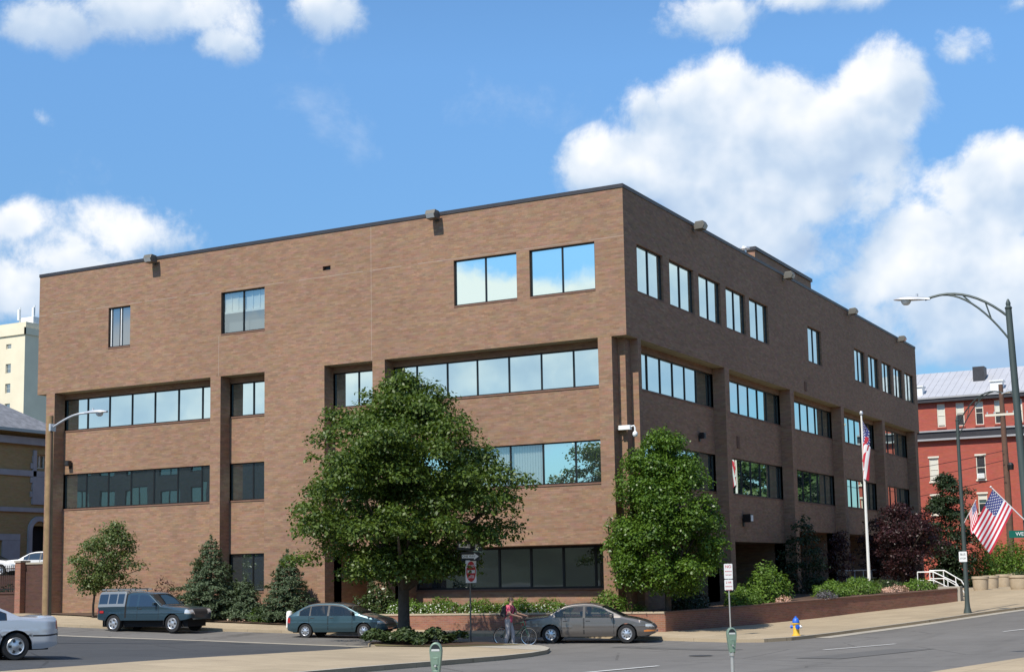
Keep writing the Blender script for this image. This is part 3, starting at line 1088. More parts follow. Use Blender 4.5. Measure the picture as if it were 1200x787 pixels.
def spot(name, label, Mf, a, dep, z, big=False):
    o = thing(name, label, 'wall light', Mf(a, dep, z))
    s = 1.5 if big else 1.0
    b = MB()
    def f(x, y, zz):
        q = Mf(x, y, zz)
        z0 = Mf(0, 0, 0)
        return tuple(q[i] - z0[i] for i in range(3))
    b.box((-.09 * s, -.06, -.15 * s), (.09 * s, 0, .12 * s), 0, f)
    b.box((-.13 * s, -.30 * s, -.02), (.13 * s, -.06, .26 * s), 0, f)
    b.build('housing', M['black'], o, bevel=.012)
    l_ = MB()
    l_.box((-.10 * s, -.32 * s, .03), (.10 * s, -.30 * s - .001, .22 * s), 0, f)
    l_.build('lens', M['white'] if big else M['trim'], o)


spot('wall_light', 'small black floodlight on the brick band right of the wooden pole', ML, -32.0, SL, 8.65)
spot('wall_light', 'small dark floodlight on the shaded wall above the round-headed pear tree', MR, 9.6, SR, 8.85)
spot('wall_light', 'black wall lantern with a pale face over the dark ground floor recess', MR, 15.4, SR, 5.05, True)

# white dome camera on the stepped corner
cc = thing('security_camera', 'white dome security camera on a box arm at the building corner', 'camera', (-.5, .6, 8.5))
b = MB()
b.box((-.12, -.62, 0), (.72, -.30, .30))
b.box((-.3, -.33, .05), (.2, .0, .22))
b.build('housing', M['white'], cc, bevel=.015)
b = MB()
b.tube([(.72, -.46, .2), (.95, -.46, .25), (1.02, -.46, .1), (1.02, -.46, -.12)], .055, 8)
b.build('arm', M['white'], cc, smooth=True)
b = MB()
b.lathe([(.0, -.52), (.11, -.48), (.17, -.38), (.18, -.30), (.13, -.18), (.06, -.12), (.0, -.11)], (1.02, -.46, 0), n=16)
b.build('dome', M['white'], cc, smooth=True)
b = MB()
b.tube([(-1.5, -.62, -.02), (-.6, -.63, .03), (-.25, -.62, .10), (-.12, -.55, .1)], .028, 6)
b.build('conduit', M['fix_brown'], cc)
for ch in cc.children:
    ch.scale = (.62, .62, .62)
tag(thing('roof_antenna', 'small white rooftop unit beside the brick plant room', 'antenna', (-3.2, 24.5, TOP - .35)))
ra = bpy.data.objects['roof_antenna']
b = MB()
b.box((-.35, -.35, 0), (.35, .35, 2.3))
b.build('cabinet', M['white'], ra, bevel=.03)
b = MB()
b.tube([(.15, 0, 2.3), (.15, 0, 2.8)], .05, 8)
b.lathe([(.3, 2.8), (.26, 2.9), (0, 2.95)], (.1, 0, 0), n=14)
b.build('mast', M['lamp_shell'], ra)
# ---------------------------------------------------------------- brick planter walls and beds


def strip_wall(name, label, line, zt, thick, mats, cap_mat, inner):
    """a wall that follows a line; zt gives the top at each point; inner is the side the thickness goes to"""
    o = thing(name, label, 'wall', (line[0][0], line[0][1], 0))
    ox, oy = line[0]
    P = [Vector((x - ox, y - oy, 0)) for x, y in line]
    N = []
    for i in range(len(P)):
        t = (P[min(i + 1, len(P) - 1)] - P[max(i - 1, 0)]).normalized()
        N.append(Vector((-t.y, t.x, 0)) * inner)
    for part, e0, e1, dz0, dz1, m in (('brickwork', 0, thick, None, -.07, mats), ('cap_course', -.025, thick + .025, -.068, 0, cap_mat)):
        b = MB()
        for i in range(len(P) - 1):
            q = []
            for k in (i, i + 1):
                lo = (g(*line[k]) - .35) if dz0 is None else zt[k] + dz0
                hi = zt[k] + dz1
                a, c = P[k] + N[k] * e0, P[k] + N[k] * e1
                q.append([(a.x, a.y, lo), (c.x, c.y, lo), (c.x, c.y, hi), (a.x, a.y, hi)])
            for j in range(4):
                b.face([q[0][j], q[1][j], q[1][(j + 1) % 4], q[0][(j + 1) % 4]])
            if i == 0:
                b.face(q[0])
            if i == len(P) - 2:
                b.face(q[1])
        b.build(part, m, o)
    return o


PW_F = [(-11.9, -2.25), (-8, -1.9), (-4, -1.5), (1.72, -.92)]
PW_S = [(1.74, -.90), (2.25, 2.2), (2.9, 6.0), (3.67, 10.3), (4.7, 14.6), (6.0, 18.9), (7.5, 23.6), (7.85, 24.6)]
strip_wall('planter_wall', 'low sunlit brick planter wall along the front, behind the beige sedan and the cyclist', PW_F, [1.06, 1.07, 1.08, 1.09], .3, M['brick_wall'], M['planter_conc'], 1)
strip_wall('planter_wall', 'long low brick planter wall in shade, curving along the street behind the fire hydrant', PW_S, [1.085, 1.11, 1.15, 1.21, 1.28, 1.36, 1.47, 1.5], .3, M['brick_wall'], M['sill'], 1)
e = thing('end_block', 'grey concrete end block of the shaded planter wall beside the white handrails', 'wall', (7.75, 25.0, 0))
b = MB()
b.box((-.9, -.35, .3), (.25, .35, 1.58))
b.build('block', M['concrete_grey'], e, bevel=.02)


def soil_z(x, y):
    return .98 + .018 * max(0, y)


b = MB()
b.face([(-11.8, -1.95, .96), (1.5, -.65, .98), (1.5, SL + .2, .98), (-11.9, SL + 1.2, .96)])
for i in range(len(PW_S) - 1):
    (x0, y0), (x1, y1) = PW_S[i], PW_S[i + 1]
    b.face([(x0 - .25, y0, soil_z(0, y0)), (x1 - .25, y1, soil_z(0, y1)), (-.0 - SR, y1, soil_z(0, y1)), (-.0 - SR, y0, soil_z(0, y0))])
tag(b.build('planting_soil', M['mulch']), kind='structure')
b = MB()
b.box((-4.2, 24.7, -.5), (6.35, 30.2, 1.44))
b.box((-4.2, 30.201, -.5), (3.2, 53, 1.44))
tag(b.build('entrance_terrace', M['concrete']), kind='structure')
b = MB()
for k in range(5):
    b.box((6.35 + .28 * k, 25.4, -.3), (6.63 + .28 * k + .002, 29.5, 1.32 - .10 * k))
tag(b.build('steps', M['concrete_grey']), kind='structure')


def handrail(name, label, pts, m, n_posts, drop=.95, mid=True):
    o = thing(name, label, 'handrail', pts[0])
    P = [Vector(p) - Vector(pts[0]) for p in pts]
    b = MB()
    b.tube(P, .032, 8)
    b.build('top_rail', m, o, smooth=True)
    if mid:
        b = MB()
        b.tube([p - Vector((0, 0, .45)) for p in P], .024, 8)
        b.build('middle_rail', m, o, smooth=True)
    Lt = [0]
    for i in range(len(P) - 1):
        Lt.append(Lt[-1] + (P[i + 1] - P[i]).length)
    for k in range(n_posts):
        s = Lt[-1] * k / (n_posts - 1)
        for i in range(len(P) - 1):
            if Lt[i] <= s <= Lt[i + 1] + 1e-6:
                p = P[i].lerp(P[i + 1], (s - Lt[i]) / (Lt[i + 1] - Lt[i]))
                break
        b = MB()
        b.tube([p, p - Vector((0, 0, drop))], .028, 8)
        b.build('post', m, o)


handrail('handrail', 'white pipe handrail sloping down the steps right of the plum tree, nearer of the two', [(5.6, 25.6, 2.36), (6.45, 25.6, 2.36), (7.6, 25.6, 1.78), (7.8, 25.6, 1.45)], M['whitepipe'], 4)
handrail('handrail', 'white pipe handrail sloping down the steps right of the plum tree, farther of the two', [(5.6, 28.6, 2.42), (6.4, 28.6, 2.42), (7.3, 28.6, 1.86), (7.5, 28.6, 1.5)], M['whitepipe'], 4)
handrail('handrail', 'grey pipe railing with many posts behind the white flagpole', [(.35, 28.5, 2.5), (1.2, 31.6, 2.5), (2.1, 35.0, 2.5), (3.1, 34.6, 2.2)], M['grey_pipe'], 9)
handrail('handrail', 'short white railing behind the teal wagon, left of the round evergreen bush', [(-12.9, -1.25, 1.35), (-12.7, .2, 1.95), (-12.5, .9, 1.95)], M['grey_pipe'], 3, 1.0, False)


def bollard():
    o = thing('bollard', 'short white post just behind the teal wagon', 'bollard', (-14.4, -3.85, g(-14.4, -3.85) + KERB))
    b = MB()
    b.lathe([(.13, -.1), (.13, .66), (.11, .72), (.05, .75), (0, .755)], n=16)
    b.build('post', M['white'], o, smooth=True)
    b = MB()
    b.lathe([(.16, 0), (.16, .05), (.132, .06)], n=16)
    b.build('base', M['concrete_grey'], o)


bollard()

# ---------------------------------------------------------------- buildings around


def red_building():
    Y = 75.0
    o = thing('red_brick_building', 'red painted brick building with pale metal roof and dark cornice behind the flags', 'building', (0, Y, 0))
    P = lambda a, d, z: (a, d, z)
    top = [-3.19 + 1.63 * k for k in range(-13, 7) if k != -1]
    low = [-4.1 + 4.0 * k for k in range(-5, 4)]
    holes = [(x, x + .70, 14.8, 16.85) for x in top] + [(x, x + .80, 10.05, 12.1) for x in low] + [(x, x + .78, 7.15, 8.78) for x in low]
    b = MB()
    cut_wall(b, P, -26, 8.8, -1, 17.2, 0, holes, .16)
    b.face([(-26, 0, -1), (-26, 14, -1), (-26, 14, 17.2), (-26, 0, 17.2)])
    b.face([(8.8, 0, -1), (8.8, 14, -1), (8.8, 14, 17.2), (8.8, 0, 17.2)])
    b.build('wall', M['brick_red'], o)
    b = MB()
    b.box((-26.2, -.34, 13.78), (9.0, 0, 14.36))
    b.box((-26.2, -.42, 17.0), (9.0, 0, 17.3))
    b.build('cornice', M['coping'], o)
    b = MB()
    b.box((-26.2, -.46, 14.362), (9.0, 0, 14.5))
    b.box((-26.2, -.40, 13.62), (9.0, 0, 13.778))
    b.box((-26.2, -.50, 17.302), (9.0, .2, 17.46))
    b.build('white_moulding', M['limestone'], o)
    b = MB()
    b.face([(-26.4, -.5, 17.46), (9.2, -.5, 17.46), (9.2, 7, 20.55), (-26.4, 7, 20.55)])
    b.face([(-26.4, 14.5, 17.46), (9.2, 14.5, 17.46), (9.2, 7, 20.55), (-26.4, 7, 20.55)])
    for k in range(58):
        x = -26 + k * .6
        b.box((x, -.48, 0), (x + .025, 6.98, .018), 0, lambda X, Y_, Z: (X, Y_, 17.47 + (Y_ + .5) * .412 + Z))
    r_ = b.build('roof', M['metalroof'], o)
    b = MB()
    b.box((-.55, 3.3, 18.9), (.45, 4.6, 20.35))
    s = b.build('roof_hatch', M['coping'], r_)
    for x in (-5.4, 1.45):
        b = MB()
        b.box((x, .2, 17.4), (x + 1.0, 1.2, 18.5))
        b.box((x - .1, .1, 18.501), (x + 1.1, 1.3, 18.62))
        b.build('chimney', M['white'], r_)
    vis = [(x, x + .70, 14.8, 16.85) for x in top if -8 < x < 14] + [(x, x + .80, 10.05, 12.1) for x in low if -9 < x < 18] + [(x, x + .78, 7.15, 8.78) for x in low if -9 < x < 18]
    for i, (a0, a1, z0, z1) in enumerate(vis):
        w = window(o, P, a0, a1, z0, z1, .07, [], M['glass_pale'], fw=.075, hbar=(z0 + z1) / 2 - .02, frame_mat=M['window_white'], sill=False)
        if i % 3 == 0 or z1 > 16:
            k = [.5, .92, .45, .3][i % 4]
            b = MB()
            b.box((a0 + .07, .10, z1 - (z1 - z0) * k), (a1 - .07, .108, z1 - .07))
            b.build('window_shade', M['shade_white'], w)
        b = MB()
        b.box((a0 - .06, -.09, z0 - .13), (a1 + .06, .02, z0 - .002))
        b.box((a0 - .08, -.05, z1 + .002), (a1 + .08, .02, z1 + .16))
        b.build('lintel_and_sill', M['window_white'] if z1 < 13 else M['brick_red'], w)
    b = MB()
    b.box((low[6] + .1 - .0, -.30, 10.12), (low[6] + .70, .06, 10.55))
    for k in range(6):
        b.box((low[6] + .14, -.315, 10.17 + k * .06), (low[6] + .66, -.30, 10.19 + k * .06))
    b.build('air_conditioner', M['white'], o)
    return o


red_building()


def mansion():
    o = thing('stone_trimmed_mansion', 'tan brick mansion with grey stone trim and steep slate roof left of the office block', 'building', (-54, 0, 0))
    # local frame: wall plane x = 0 looks towards +x
    P = lambda a, d, z: (-d, a, z)
    holes = [(19.1, 20.0, 10.65, 11.65), (18.75, 20.1, 3.2, 6.6), (14.4, 16.1, 3.6, 5.55), (16.3, 16.31, 9.1, 9.11)]
    holes += [(15.0, 16.0, 10.65, 11.65), (10.5, 11.6, 8.3, 11.2), (6.5, 7.6, 8.3, 11.2), (10.2, 11.8, 3.6, 6.2)]
    b = MB()
    cut_wall(b, P, -2, 20.8, 1, 13.2, 0, holes[:3] + holes[5:], .35)
    b.face([(0, -2, 1), (-18, -2, 1), (-18, -2, 13.2), (0, -2, 13.2)])
    b.face([(0, 20.8, 1), (-18, 20.8, 1), (-18, 20.8, 13.2), (0, 20.8, 13.2)])
    b.build('wall', M['mansion'], o)
    b = MB()
    for z0, z1, d in ((12.25, 12.75, .32), (10.05, 10.45, .10), (7.55, 7.85, .14)):
        b.box((-.05, -2.1, z0), (d, 20.9, z1))
    # stone surround of the tall window and quoins
    b.box((0, 18.75, 8.1), (.10, 19.05, 11.9))
    for k in range(7):
        b.box((0, 18.55 if k % 2 else 18.68, 8.1 + k * .5), (.08, 18.75, 8.5 + k * .5))
    b.box((0, 19.05, 8.1), (.09, 20.1, 10.04))
    # arch over the doorway
    for k in range(13):
        a0, a1 = math.pi * k / 13, math.pi * (k + 1) / 13
        for r0, r1 in ((.68, 1.02),):
            c = (19.42, 6.25)
            b.prism([(c[0] + r * math.cos(t), c[1] + r * math.sin(t)) for r, t in ((r0, a0), (r1, a0), (r1, a1), (r0, a1))], lambda u, w: (0.0, u, w), lambda u, w: (.16, u, w))
    b.box((0, 18.40, 3.2), (.16, 18.74, 6.25))
    b.box((0, 13.9, 5.57), (.1, 17.7, 6.0))
    b.box((0, 16.15, 3.4), (.09, 17.7, 5.56))
    b.build('stone_trim', M['limestone'], o)
    b = MB()
    b.box((-.34, 18.75, 3.2), (-.28, 20.1, 6.6))
    b.build('door', M['dark'], o)
    for a0, a1, z0, z1 in holes[:1] + holes[2:3] + holes[5:]:
        window(o, P, a0, a1, z0, z1, .2, [(a0 + a1) / 2], M['glass_dark'], fw=.08, frame_mat=M['window_white'], sill=False)
    b = MB()
    ev = .75
    c = [(ev, -2.8, 13.2), (ev, 21.5, 13.2), (-18.8, 21.5, 13.2), (-18.8, -2.8, 13.2)]
    r0, r1 = (-9, 6.9, 19.4), (-9, 11.8, 19.4)
    b.face([c[0], c[1], r1, r0])
    b.face([c[1], c[2], r1])
    b.face([c[2], c[3], r0, r1])
    b.face([c[3], c[0], r0])
    b.face(c)
    b.build('roof', M['slate'], o)
    b = MB()
    b.box((ev - .05, -2.85, 13.02), (ev + .12, 21.6, 13.24))
    b.build('gutter', M['copper'], o)


mansion()


def tower():
    o = thing('cream_tower', 'tall cream apartment tower rising beyond the slate roof at the left edge', 'building', (-165.6, 121, 0))
    P = lambda a, d, z: (a, d, z)
    cols = [-3.9, -8.1, -11.2, -15.5, -19.7, -23.9]
    rows = [43.6 - 3.45 * k for k in range(9)]
    holes = []
    for j, z in enumerate(rows):
        for i, x in enumerate(cols):
            w, h = (.7, .8) if i % 2 else (1.25, 1.65)
            if j == 0:
                h *= .5
            holes.append((x - w / 2, x + w / 2, z - h, z))
    b = MB()
    cut_wall(b, P, -28, 0, 0, 45.6, 0, holes, .3)
    b.face([(0, 0, 0), (0, 20, 0), (0, 20, 45.6), (0, 0, 45.6)])
    b.face([(-28, 20, 0), (0, 20, 0), (0, 20, 45.6), (-28, 20, 45.6)])
    b.face([(-28, 0, 45.6), (0, 0, 45.6), (0, 20, 45.6), (-28, 20, 45.6)])
    b.build('wall', M['cream'], o)
    b = MB()
    b.box((-28.2, -.25, 45.0), (.2, 0, 46.2))
    b.box((0, -.25, 45.0), (.2, 20, 46.2))
    b.box((-9, .5, 46.2), (-.4, 8, 47.3))
    b.build('parapet', M['cream'], o)
    for h in holes[:30]:
        window(o, P, *h, .2, [], M['glass_dark'], fw=.1, hbar=(h[2] + h[3]) / 2, frame_mat=M['window_white'], sill=False)
    b = MB()
    for x in (-4.6, -1.1):
        b.tube([(x, 3, 47.2), (x, 3, 50.6)], .13, 6)
        b.box((x - .22, 2.6, 48.3), (x + .22, 2.85, 50.2))
    b.box((-3.6, 2.3, 47.3), (-.6, 4.5, 48.5))
    b.build('rooftop_antenna', M['white'], o)


tower()

# raised ground behind the left end, its fence and gate pier
b = MB()
b.box((-80, 5.6, -.5), (-40.6, 42, 3.1))
tag(b.build('terrace_ground', M['brick_dark']), kind='structure')
gp_ = thing('gate_pier', 'sunlit brick gate pier beside the dark wall at the left edge', 'pier', (-36.95, 2.2, g(-36.95, 2.2)))
b = MB()
b.box((-.20, -.3, -.3), (.20, .3, 2.85))
b.build('shaft', M['brick_wall'], gp_)
b = MB()
b.box((-.25, -.35, 2.852), (.25, .35, 2.95))
b.build('cap', M['concrete_grey'], gp_)
gw = thing('garden_wall', 'dark brick wall joining the gate pier to the office block', 'wall', (-35.4, 2.4, g(-35.4, 2.4)))
b = MB()
b.box((-1.34, -.15, -.3), (1.9, .15, 2.75))
b.build('brickwork', M['brick_dark'], gw)
b = MB()
b.box((-1.34, -.2, 2.752), (1.9, .2, 2.85))
b.build('cap', M['concrete_grey'], gw)
lw = thing('garden_wall', 'low dark brick wall under the iron fence at the left edge', 'wall', (-43, 2.3, g(-40, 2.3)))
b = MB()
b.box((-12, -.2, -.4), (5.8, .2, 1.15))
b.build('brickwork', M['brick_dark'], lw)
b = MB()
b.box((-12, -.25, 1.152), (5.8, .25, 1.25))
b.build('cap', M['brick_dark'], lw)
fe = thing('iron_fence', 'black iron picket fence on the low wall at the left edge', 'fence', (-43, 2.3, g(-40, 2.3) + 1.25))
b = MB()
for k in range(118):
    x = -12 + k * .150
    b.box((x, -.012, 0), (x + .024, .012, 1.45))
b.build('picket', M['black'], fe)
b = MB()
for z in (.14, 1.25):
    b.box((-12, -.02, z), (5.75, .02, z + .05))
b.build('rail', M['black'], fe)

# ---------------------------------------------------------------- vegetation


def leaf_quads(C, N, size, aspect=.62, jit=.35, rng=rng):
    """one folded-free rhombic leaf per row of C, facing about N"""
    n = len(C)
    N = N + rng.normal(0, jit, (n, 3))
    N /= np.linalg.norm(N, axis=1, keepdims=True) + 1e-9
    t = rng.normal(0, 1, (n, 3))
    t -= (t * N).sum(1, keepdims=True) * N
    t /= np.linalg.norm(t, axis=1, keepdims=True) + 1e-9
    s = np.cross(N, t)
    L = size * rng.uniform(.65, 1.25, (n, 1))
    bend = N * L * .12
    V = np.stack([C - t * L * .5, C + s * L * aspect * .5 + bend - t * L * .08, C + t * L * .5, C - s * L * aspect * .5 + bend - t * L * .08], 1).reshape(-1, 3)
    F = np.arange(4 * n).reshape(n, 4)
    return V, F


def clump_leaves(clumps, per, size, up=.45, shell=.55, aspect=.62, jit=.45):
    Cs, Ns = [], []
    for (c, r) in clumps:
        c = np.asarray(c, float)
        r = np.asarray(r if hasattr(r, '__len__') else (r, r, r * .8), float)
        n = int(per * (r.prod() ** (2 / 3)))
        d = rng.normal(0, 1, (n, 3))
        d /= np.linalg.norm(d, axis=1, keepdims=True)
        d[:, 2] = np.where(d[:, 2] < -.35, -d[:, 2] * .6, d[:, 2])
        k = shell + (1 - shell) * rng.uniform(0, 1, (n, 1)) ** .6
        k *= 1 + rng.normal(0, .09, (n, 1))
        Cs.append(c + d * r * k)
        Ns.append(d * .6 + np.array([0, 0, up]))
    return leaf_quads(np.concatenate(Cs), np.concatenate(Ns), size, aspect, jit)


def crown(prof, n, rad, inner=.25, seed=1, squash=(1, 1), flat=.8, lean=(0, 0), rag=1.0):
    """clumps spread through an envelope given as (height, radius)"""
    rr = np.random.default_rng(seed)
    hs = np.array([p[0] for p in prof])
    rs = np.array([p[1] for p in prof])
    H = np.linspace(hs[0], hs[-1], 60)
    Rr = np.interp(H, hs, rs)
    w = Rr + .25
    out = []
    for k in range(n):
        h = rr.choice(H, p=w / w.sum()) + rr.normal(0, .05)
        R_ = max(np.interp(h, hs, rs), .05)
        q = rr.uniform(.72, 1.0) if rr.uniform() > inner else rr.uniform(.2, .72)
        q *= 1 + rr.normal(0, .075 * rag)
        s = rad * rr.uniform(1 - .5 * rag, 1 + .45 * rag) * min(1, .45 + R_ / (2.2 * rad))
        q_r = max(R_ * q - s * .62, 0)
        a = rr.uniform(0, 2 * math.pi)
        f = (h - hs[0]) / (hs[-1] - hs[0])
        out.append(((q_r * math.cos(a) * squash[0] + lean[0] * f, q_r * math.sin(a) * squash[1] + lean[1] * f, h), (s, s, s * flat)))
    return out


def limbs(mb, base, fork, tips, r0, r1, rr, wob=.12):
    mb.tube([base, (base[0], base[1], base[2] + (fork[2] - base[2]) * .5), fork], [r0 * 1.25, r0 * 1.02, r0 * .95], 12)
    for t in tips:
        f = Vector(fork)
        t = Vector(t)
        pts = [f - Vector((0, 0, .15))]
        for k in (.35, .7, 1.0):
            p = f.lerp(t, k)
            p.z = f.z + (t.z - f.z) * k ** .85
            pts.append(p + Vector((rr.uniform(-wob, wob), rr.uniform(-wob, wob), rr.uniform(-wob, wob))))
        mb.tube(pts, [r0 * .62, r0 * .45, r0 * .28, r1], 8)


def tree(name, label, cat, base, prof, n, rad, per, leaf, lm, trunk_h, r0, seed=1, tips=9, group=None, squash=(1, 1), lean=(0, 0), shell=.5, extra=(), inner=.25, flat=.8, up=.45, rag=1.0):
    o = thing(name, label, cat, base, 0, group)
    cl = crown(prof, n, rad, inner, seed, squash, flat, lean, rag) + list(extra)
    V, F = clump_leaves(cl, per, leaf, up, shell)
    raw_mesh('crown', V, F, M[lm], o)
    rr = random.Random(seed)
    mb = MB()
    pick = sorted(cl, key=lambda c: -math.hypot(c[0][0], c[0][1]) - c[0][2] * .2)
    pick = [pick[int(k * (len(pick) - 1) / max(1, tips * 1.4))][0] for k in range(tips)]
    limbs(mb, (0, 0, -.25), (lean[0] * .1, lean[1] * .1, trunk_h), pick, r0, .025, rr)
    mb.build('trunk', M['bark'], o, smooth=True)
    return o


tree('maple_tree', 'large spreading green maple with a dark forked trunk in the corner bed', 'tree', (-4.95, -9.5, .2),
     [(2.3, 1.8), (2.9, 3.2), (3.7, 4.05), (5.0, 4.3), (6.2, 4.1), (7.3, 3.6), (8.3, 2.6), (8.9, 1.5), (9.4, .5)], 225, .80, 640, .15, 'leaf_maple', 2.1, .215, 5, 12, shell=.35, inner=.36, rag=1.25,
     extra=[((-4.15, -.6, 3.05), (.85, .8, .5)), ((-3.9, -.3, 4.2), (.8, .8, .6)), ((-3.7, .2, 5.6), (.8, .8, .6)), ((3.6, .6, 6.0), (.9, .8, .6)), ((3.9, 1.9, 5.7), (.8, .7, .5)), ((-.1, 0, 9.35), (.75, .7, .7)), ((.95, .5, 9.1), (.6, .6, .6)), ((-2.3, -1, 8.3), (.7, .7, .55)), ((-1.5, 0, 2.5), (1.3, 1.3, .5)), ((1.6, .4, 2.6), (1.4, 1.2, .55))])
tree('pear_tree', 'dense egg-shaped ornamental pear tree in front of the building corner', 'tree', (1.45, .1, 1.0),
     [(.75, 1.4), (1.1, 2.2), (1.6, 2.5), (2.7, 2.55), (4.0, 2.4), (5.4, 1.95), (6.1, 1.6), (6.65, 1.1), (7.1, .4)], 230, .55, 860, .125, 'leaf_pear', .9, .12, 8, 8, shell=.5, flat=1.05, rag=.5, inner=.3)
tree('young_tree', 'small airy tree with a thin trunk behind the pickup truck', 'tree', (-25.9, -3.7, g(-25.9, -3.7) + .1),
     [(1.3, .7), (1.7, 1.5), (2.5, 1.75), (3.2, 1.5), (3.8, .95), (4.3, .3)], 90, .5, 430, .13, 'leaf_small', 1.5, .05, 14, 6, shell=.4, lean=(.9, .5),
     extra=[((1.4, .9, 1.5), (.7, .6, .45)), ((1.9, 1.0, 2.3), (.5, .5, .4)), ((.6, .4, 1.4), (.7, .6, .45))])
tree('plum_tree', 'dark purple plum tree in front of the far end of the shaded side', 'tree', (3.0, 33.2, 1.2),
     [(.9, 1.6), (1.6, 2.5), (2.6, 2.75), (3.7, 2.4), (4.6, 1.5), (5.3, .5)], 95, .7, 330, .16, 'leaf_purple', 1.1, .12, 21, 8, shell=.4)
tree('plum_tree', 'small dark purple tree against the shaded wall left of the flagpole', 'tree', (1.1, 26.6, 1.1),
     [(.5, .5), (1.3, .85), (2.4, .85), (3.4, .5), (4.0, .15)], 34, .42, 330, .14, 'leaf_purple', .7, .06, 23, 5, shell=.35)
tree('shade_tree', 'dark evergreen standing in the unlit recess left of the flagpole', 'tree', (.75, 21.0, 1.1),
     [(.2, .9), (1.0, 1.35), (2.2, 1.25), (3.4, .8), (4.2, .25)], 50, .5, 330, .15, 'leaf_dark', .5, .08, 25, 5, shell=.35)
tree('evergreen_tree', 'dark green evergreen between the purple plum tree and the red building', 'tree', (3.4, 45.0, 1.0),
     [(.3, 1.2), (1.5, 1.75), (3.5, 1.75), (5.5, 1.4), (7.0, .9), (7.8, .3)], 130, .62, 420, .17, 'leaf_dark', .8, .14, 27, 6, shell=.4, extra=[((1.2, .5, 5.0), (.8, .8, .9)), ((1.6, .6, 3.4), (.9, .9, 1.0)), ((1.3, .4, 6.3), (.6, .6, .7))])


def conifer(label, base, H, Rb, seed, per=620, droop=.25, name='spruce_tree'):
    rr = np.random.default_rng(seed)
    o = thing(name, label, 'tree', base)
    Cs, Ns = [], []
    tiers = int(H / .2)
    for t in range(tiers):
        z = .12 + (H - .2) * t / tiers
        R_ = Rb * (1 - z / H) ** .85 * rr.uniform(.85, 1.15) + .06
        nb = max(5, int(11 * R_ / Rb) + 4)
        for k in range(nb):
            a = 2 * math.pi * (k + rr.uniform(0, 1)) / nb
            L = R_ * rr.uniform(.75, 1.12)
            n = int(per * L * .16)
            s = rr.uniform(.12, 1, n) ** .7
            w = rr.normal(0, .10 + .10 * (1 - s), n)
            x = np.cos(a) * s * L - np.sin(a) * w
            y = np.sin(a) * s * L + np.cos(a) * w
            zz = z + s * L * (.28 - droop * s) + rr.normal(0, .05, n)
            Cs.append(np.stack([x, y, zz], 1))
            Ns.append(np.stack([np.cos(a) * .5 + 0 * s, np.sin(a) * .5 + 0 * s, .8 + 0 * s], 1))
    n = 40
    Cs.append(np.stack([rr.normal(0, .03, n), rr.normal(0, .03, n), H - .25 + rr.uniform(0, .35, n)], 1))
    Ns.append(rr.normal(0, 1, (n, 3)))
    V, F = leaf_quads(np.concatenate(Cs), np.concatenate(Ns), .15, .34, .5, rr)
    raw_mesh('crown', V, F, M['leaf_conifer'], o)
    b = MB()
    b.tube([(0, 0, -.3), (0, 0, H * .6), (0, 0, H - .1)], [.09, .05, .012], 8)
    b.build('trunk', M['bark'], o)
    return o


conifer('taller broad blue-green spruce beside the front of the pickup truck', (-20.3, -2.0, .86), 3.75, 2.0, 3)
conifer('smaller pointed spruce just left of the teal wagon', (-16.3, -1.5, .72), 3.15, 1.45, 4)
conifer('low spreading spruce between the two pointed spruces, under the ground floor window', (-18.6, -1.6, .78), 1.9, 1.25, 9)


def shrub(name, label, base, rx, ry, h, leaf, lm, per=900, seed=1, group=None, flowers=None, flat_top=.8, cat='shrub'):
    rr = np.random.default_rng(seed)
    o = thing(name, label, cat, base, 0, group)
    n = int(per * (rx * ry * h) ** (2 / 3) * 3.2)
    d = rr.normal(0, 1, (n, 3))
    d /= np.linalg.norm(d, axis=1, keepdims=True)
    d[:, 2] = np.abs(d[:, 2])
    lump = 1 + .13 * np.sin(d[:, 0] * 7 + seed) * np.cos(d[:, 1] * 6 + seed * 2) + .09 * np.sin(d[:, 2] * 9 + d[:, 0] * 5)
    k = (1 - .5 * rr.uniform(0, 1, n) ** 2.2) * lump * (1 + rr.normal(0, .05, n))
    C = d * k[:, None] * np.array([rx, ry, h])
    V, F = leaf_quads(C, d * .6 + np.array([0, 0, .5]), leaf, .55, .5, rr)
    raw_mesh('foliage', V, F, M[lm], o)
    b = MB()
    for q in range(5):
        a = q * 1.3
        b.tube([(0, 0, -.1), (rx * .3 * math.cos(a), ry * .3 * math.sin(a), h * .4), (rx * .55 * math.cos(a), ry * .55 * math.sin(a), h * .7)], [.025, .018, .008], 6)
    b.build('stem', M['bark'], o)
    if flowers:
        fm, nf, sz = flowers
        d = rr.normal(0, 1, (nf, 3))
        d /= np.linalg.norm(d, axis=1, keepdims=True)
        d[:, 2] = np.abs(d[:, 2])
        low = d[:, 2] < .75
        d = d[low]
        V, F = leaf_quads(d * np.array([rx, ry, h]) * 1.0, d, sz, .9, .5, rr)
        raw_mesh('flower', V, F, M[fm], o)
    return o


# five clipped mounds in the front planter: one built, then copied
mounds = [(-10.1, -1.25, 'rounded bright green mound in the front planter nearest the maple trunk'), (-8.45, -1.15, 'rounded bright green mound in the front planter left of the traffic sign post'),
          (-6.6, -1.0, 'rounded bright green mound in the front planter just right of the traffic sign post'), (-4.95, -.85, 'rounded bright green mound in the front planter directly behind the cyclist'),
          (-3.55, -.7, 'rounded bright green mound in the front planter above the rear of the beige sedan')]
m0 = None
for i, (x, y, lab) in enumerate(mounds):
    if m0 is None:
        m0 = shrub('mound_shrub', lab, (x, y, .97), .98, .62, .66, .10, 'leaf_hedge', 1500, 31, 'rounded shrubs in the front planter', ('flower_white', 260, .07))
        o = m0
    else:
        o = copy_tree(m0)
    o.location = (x, y, .97)
    o.rotation_euler[2] = [0, .5, 3.3, 2.8, .3][i]
    o.scale = (1, 1, [1, 1.05, .95, .98, .93][i])
    o['label'] = lab
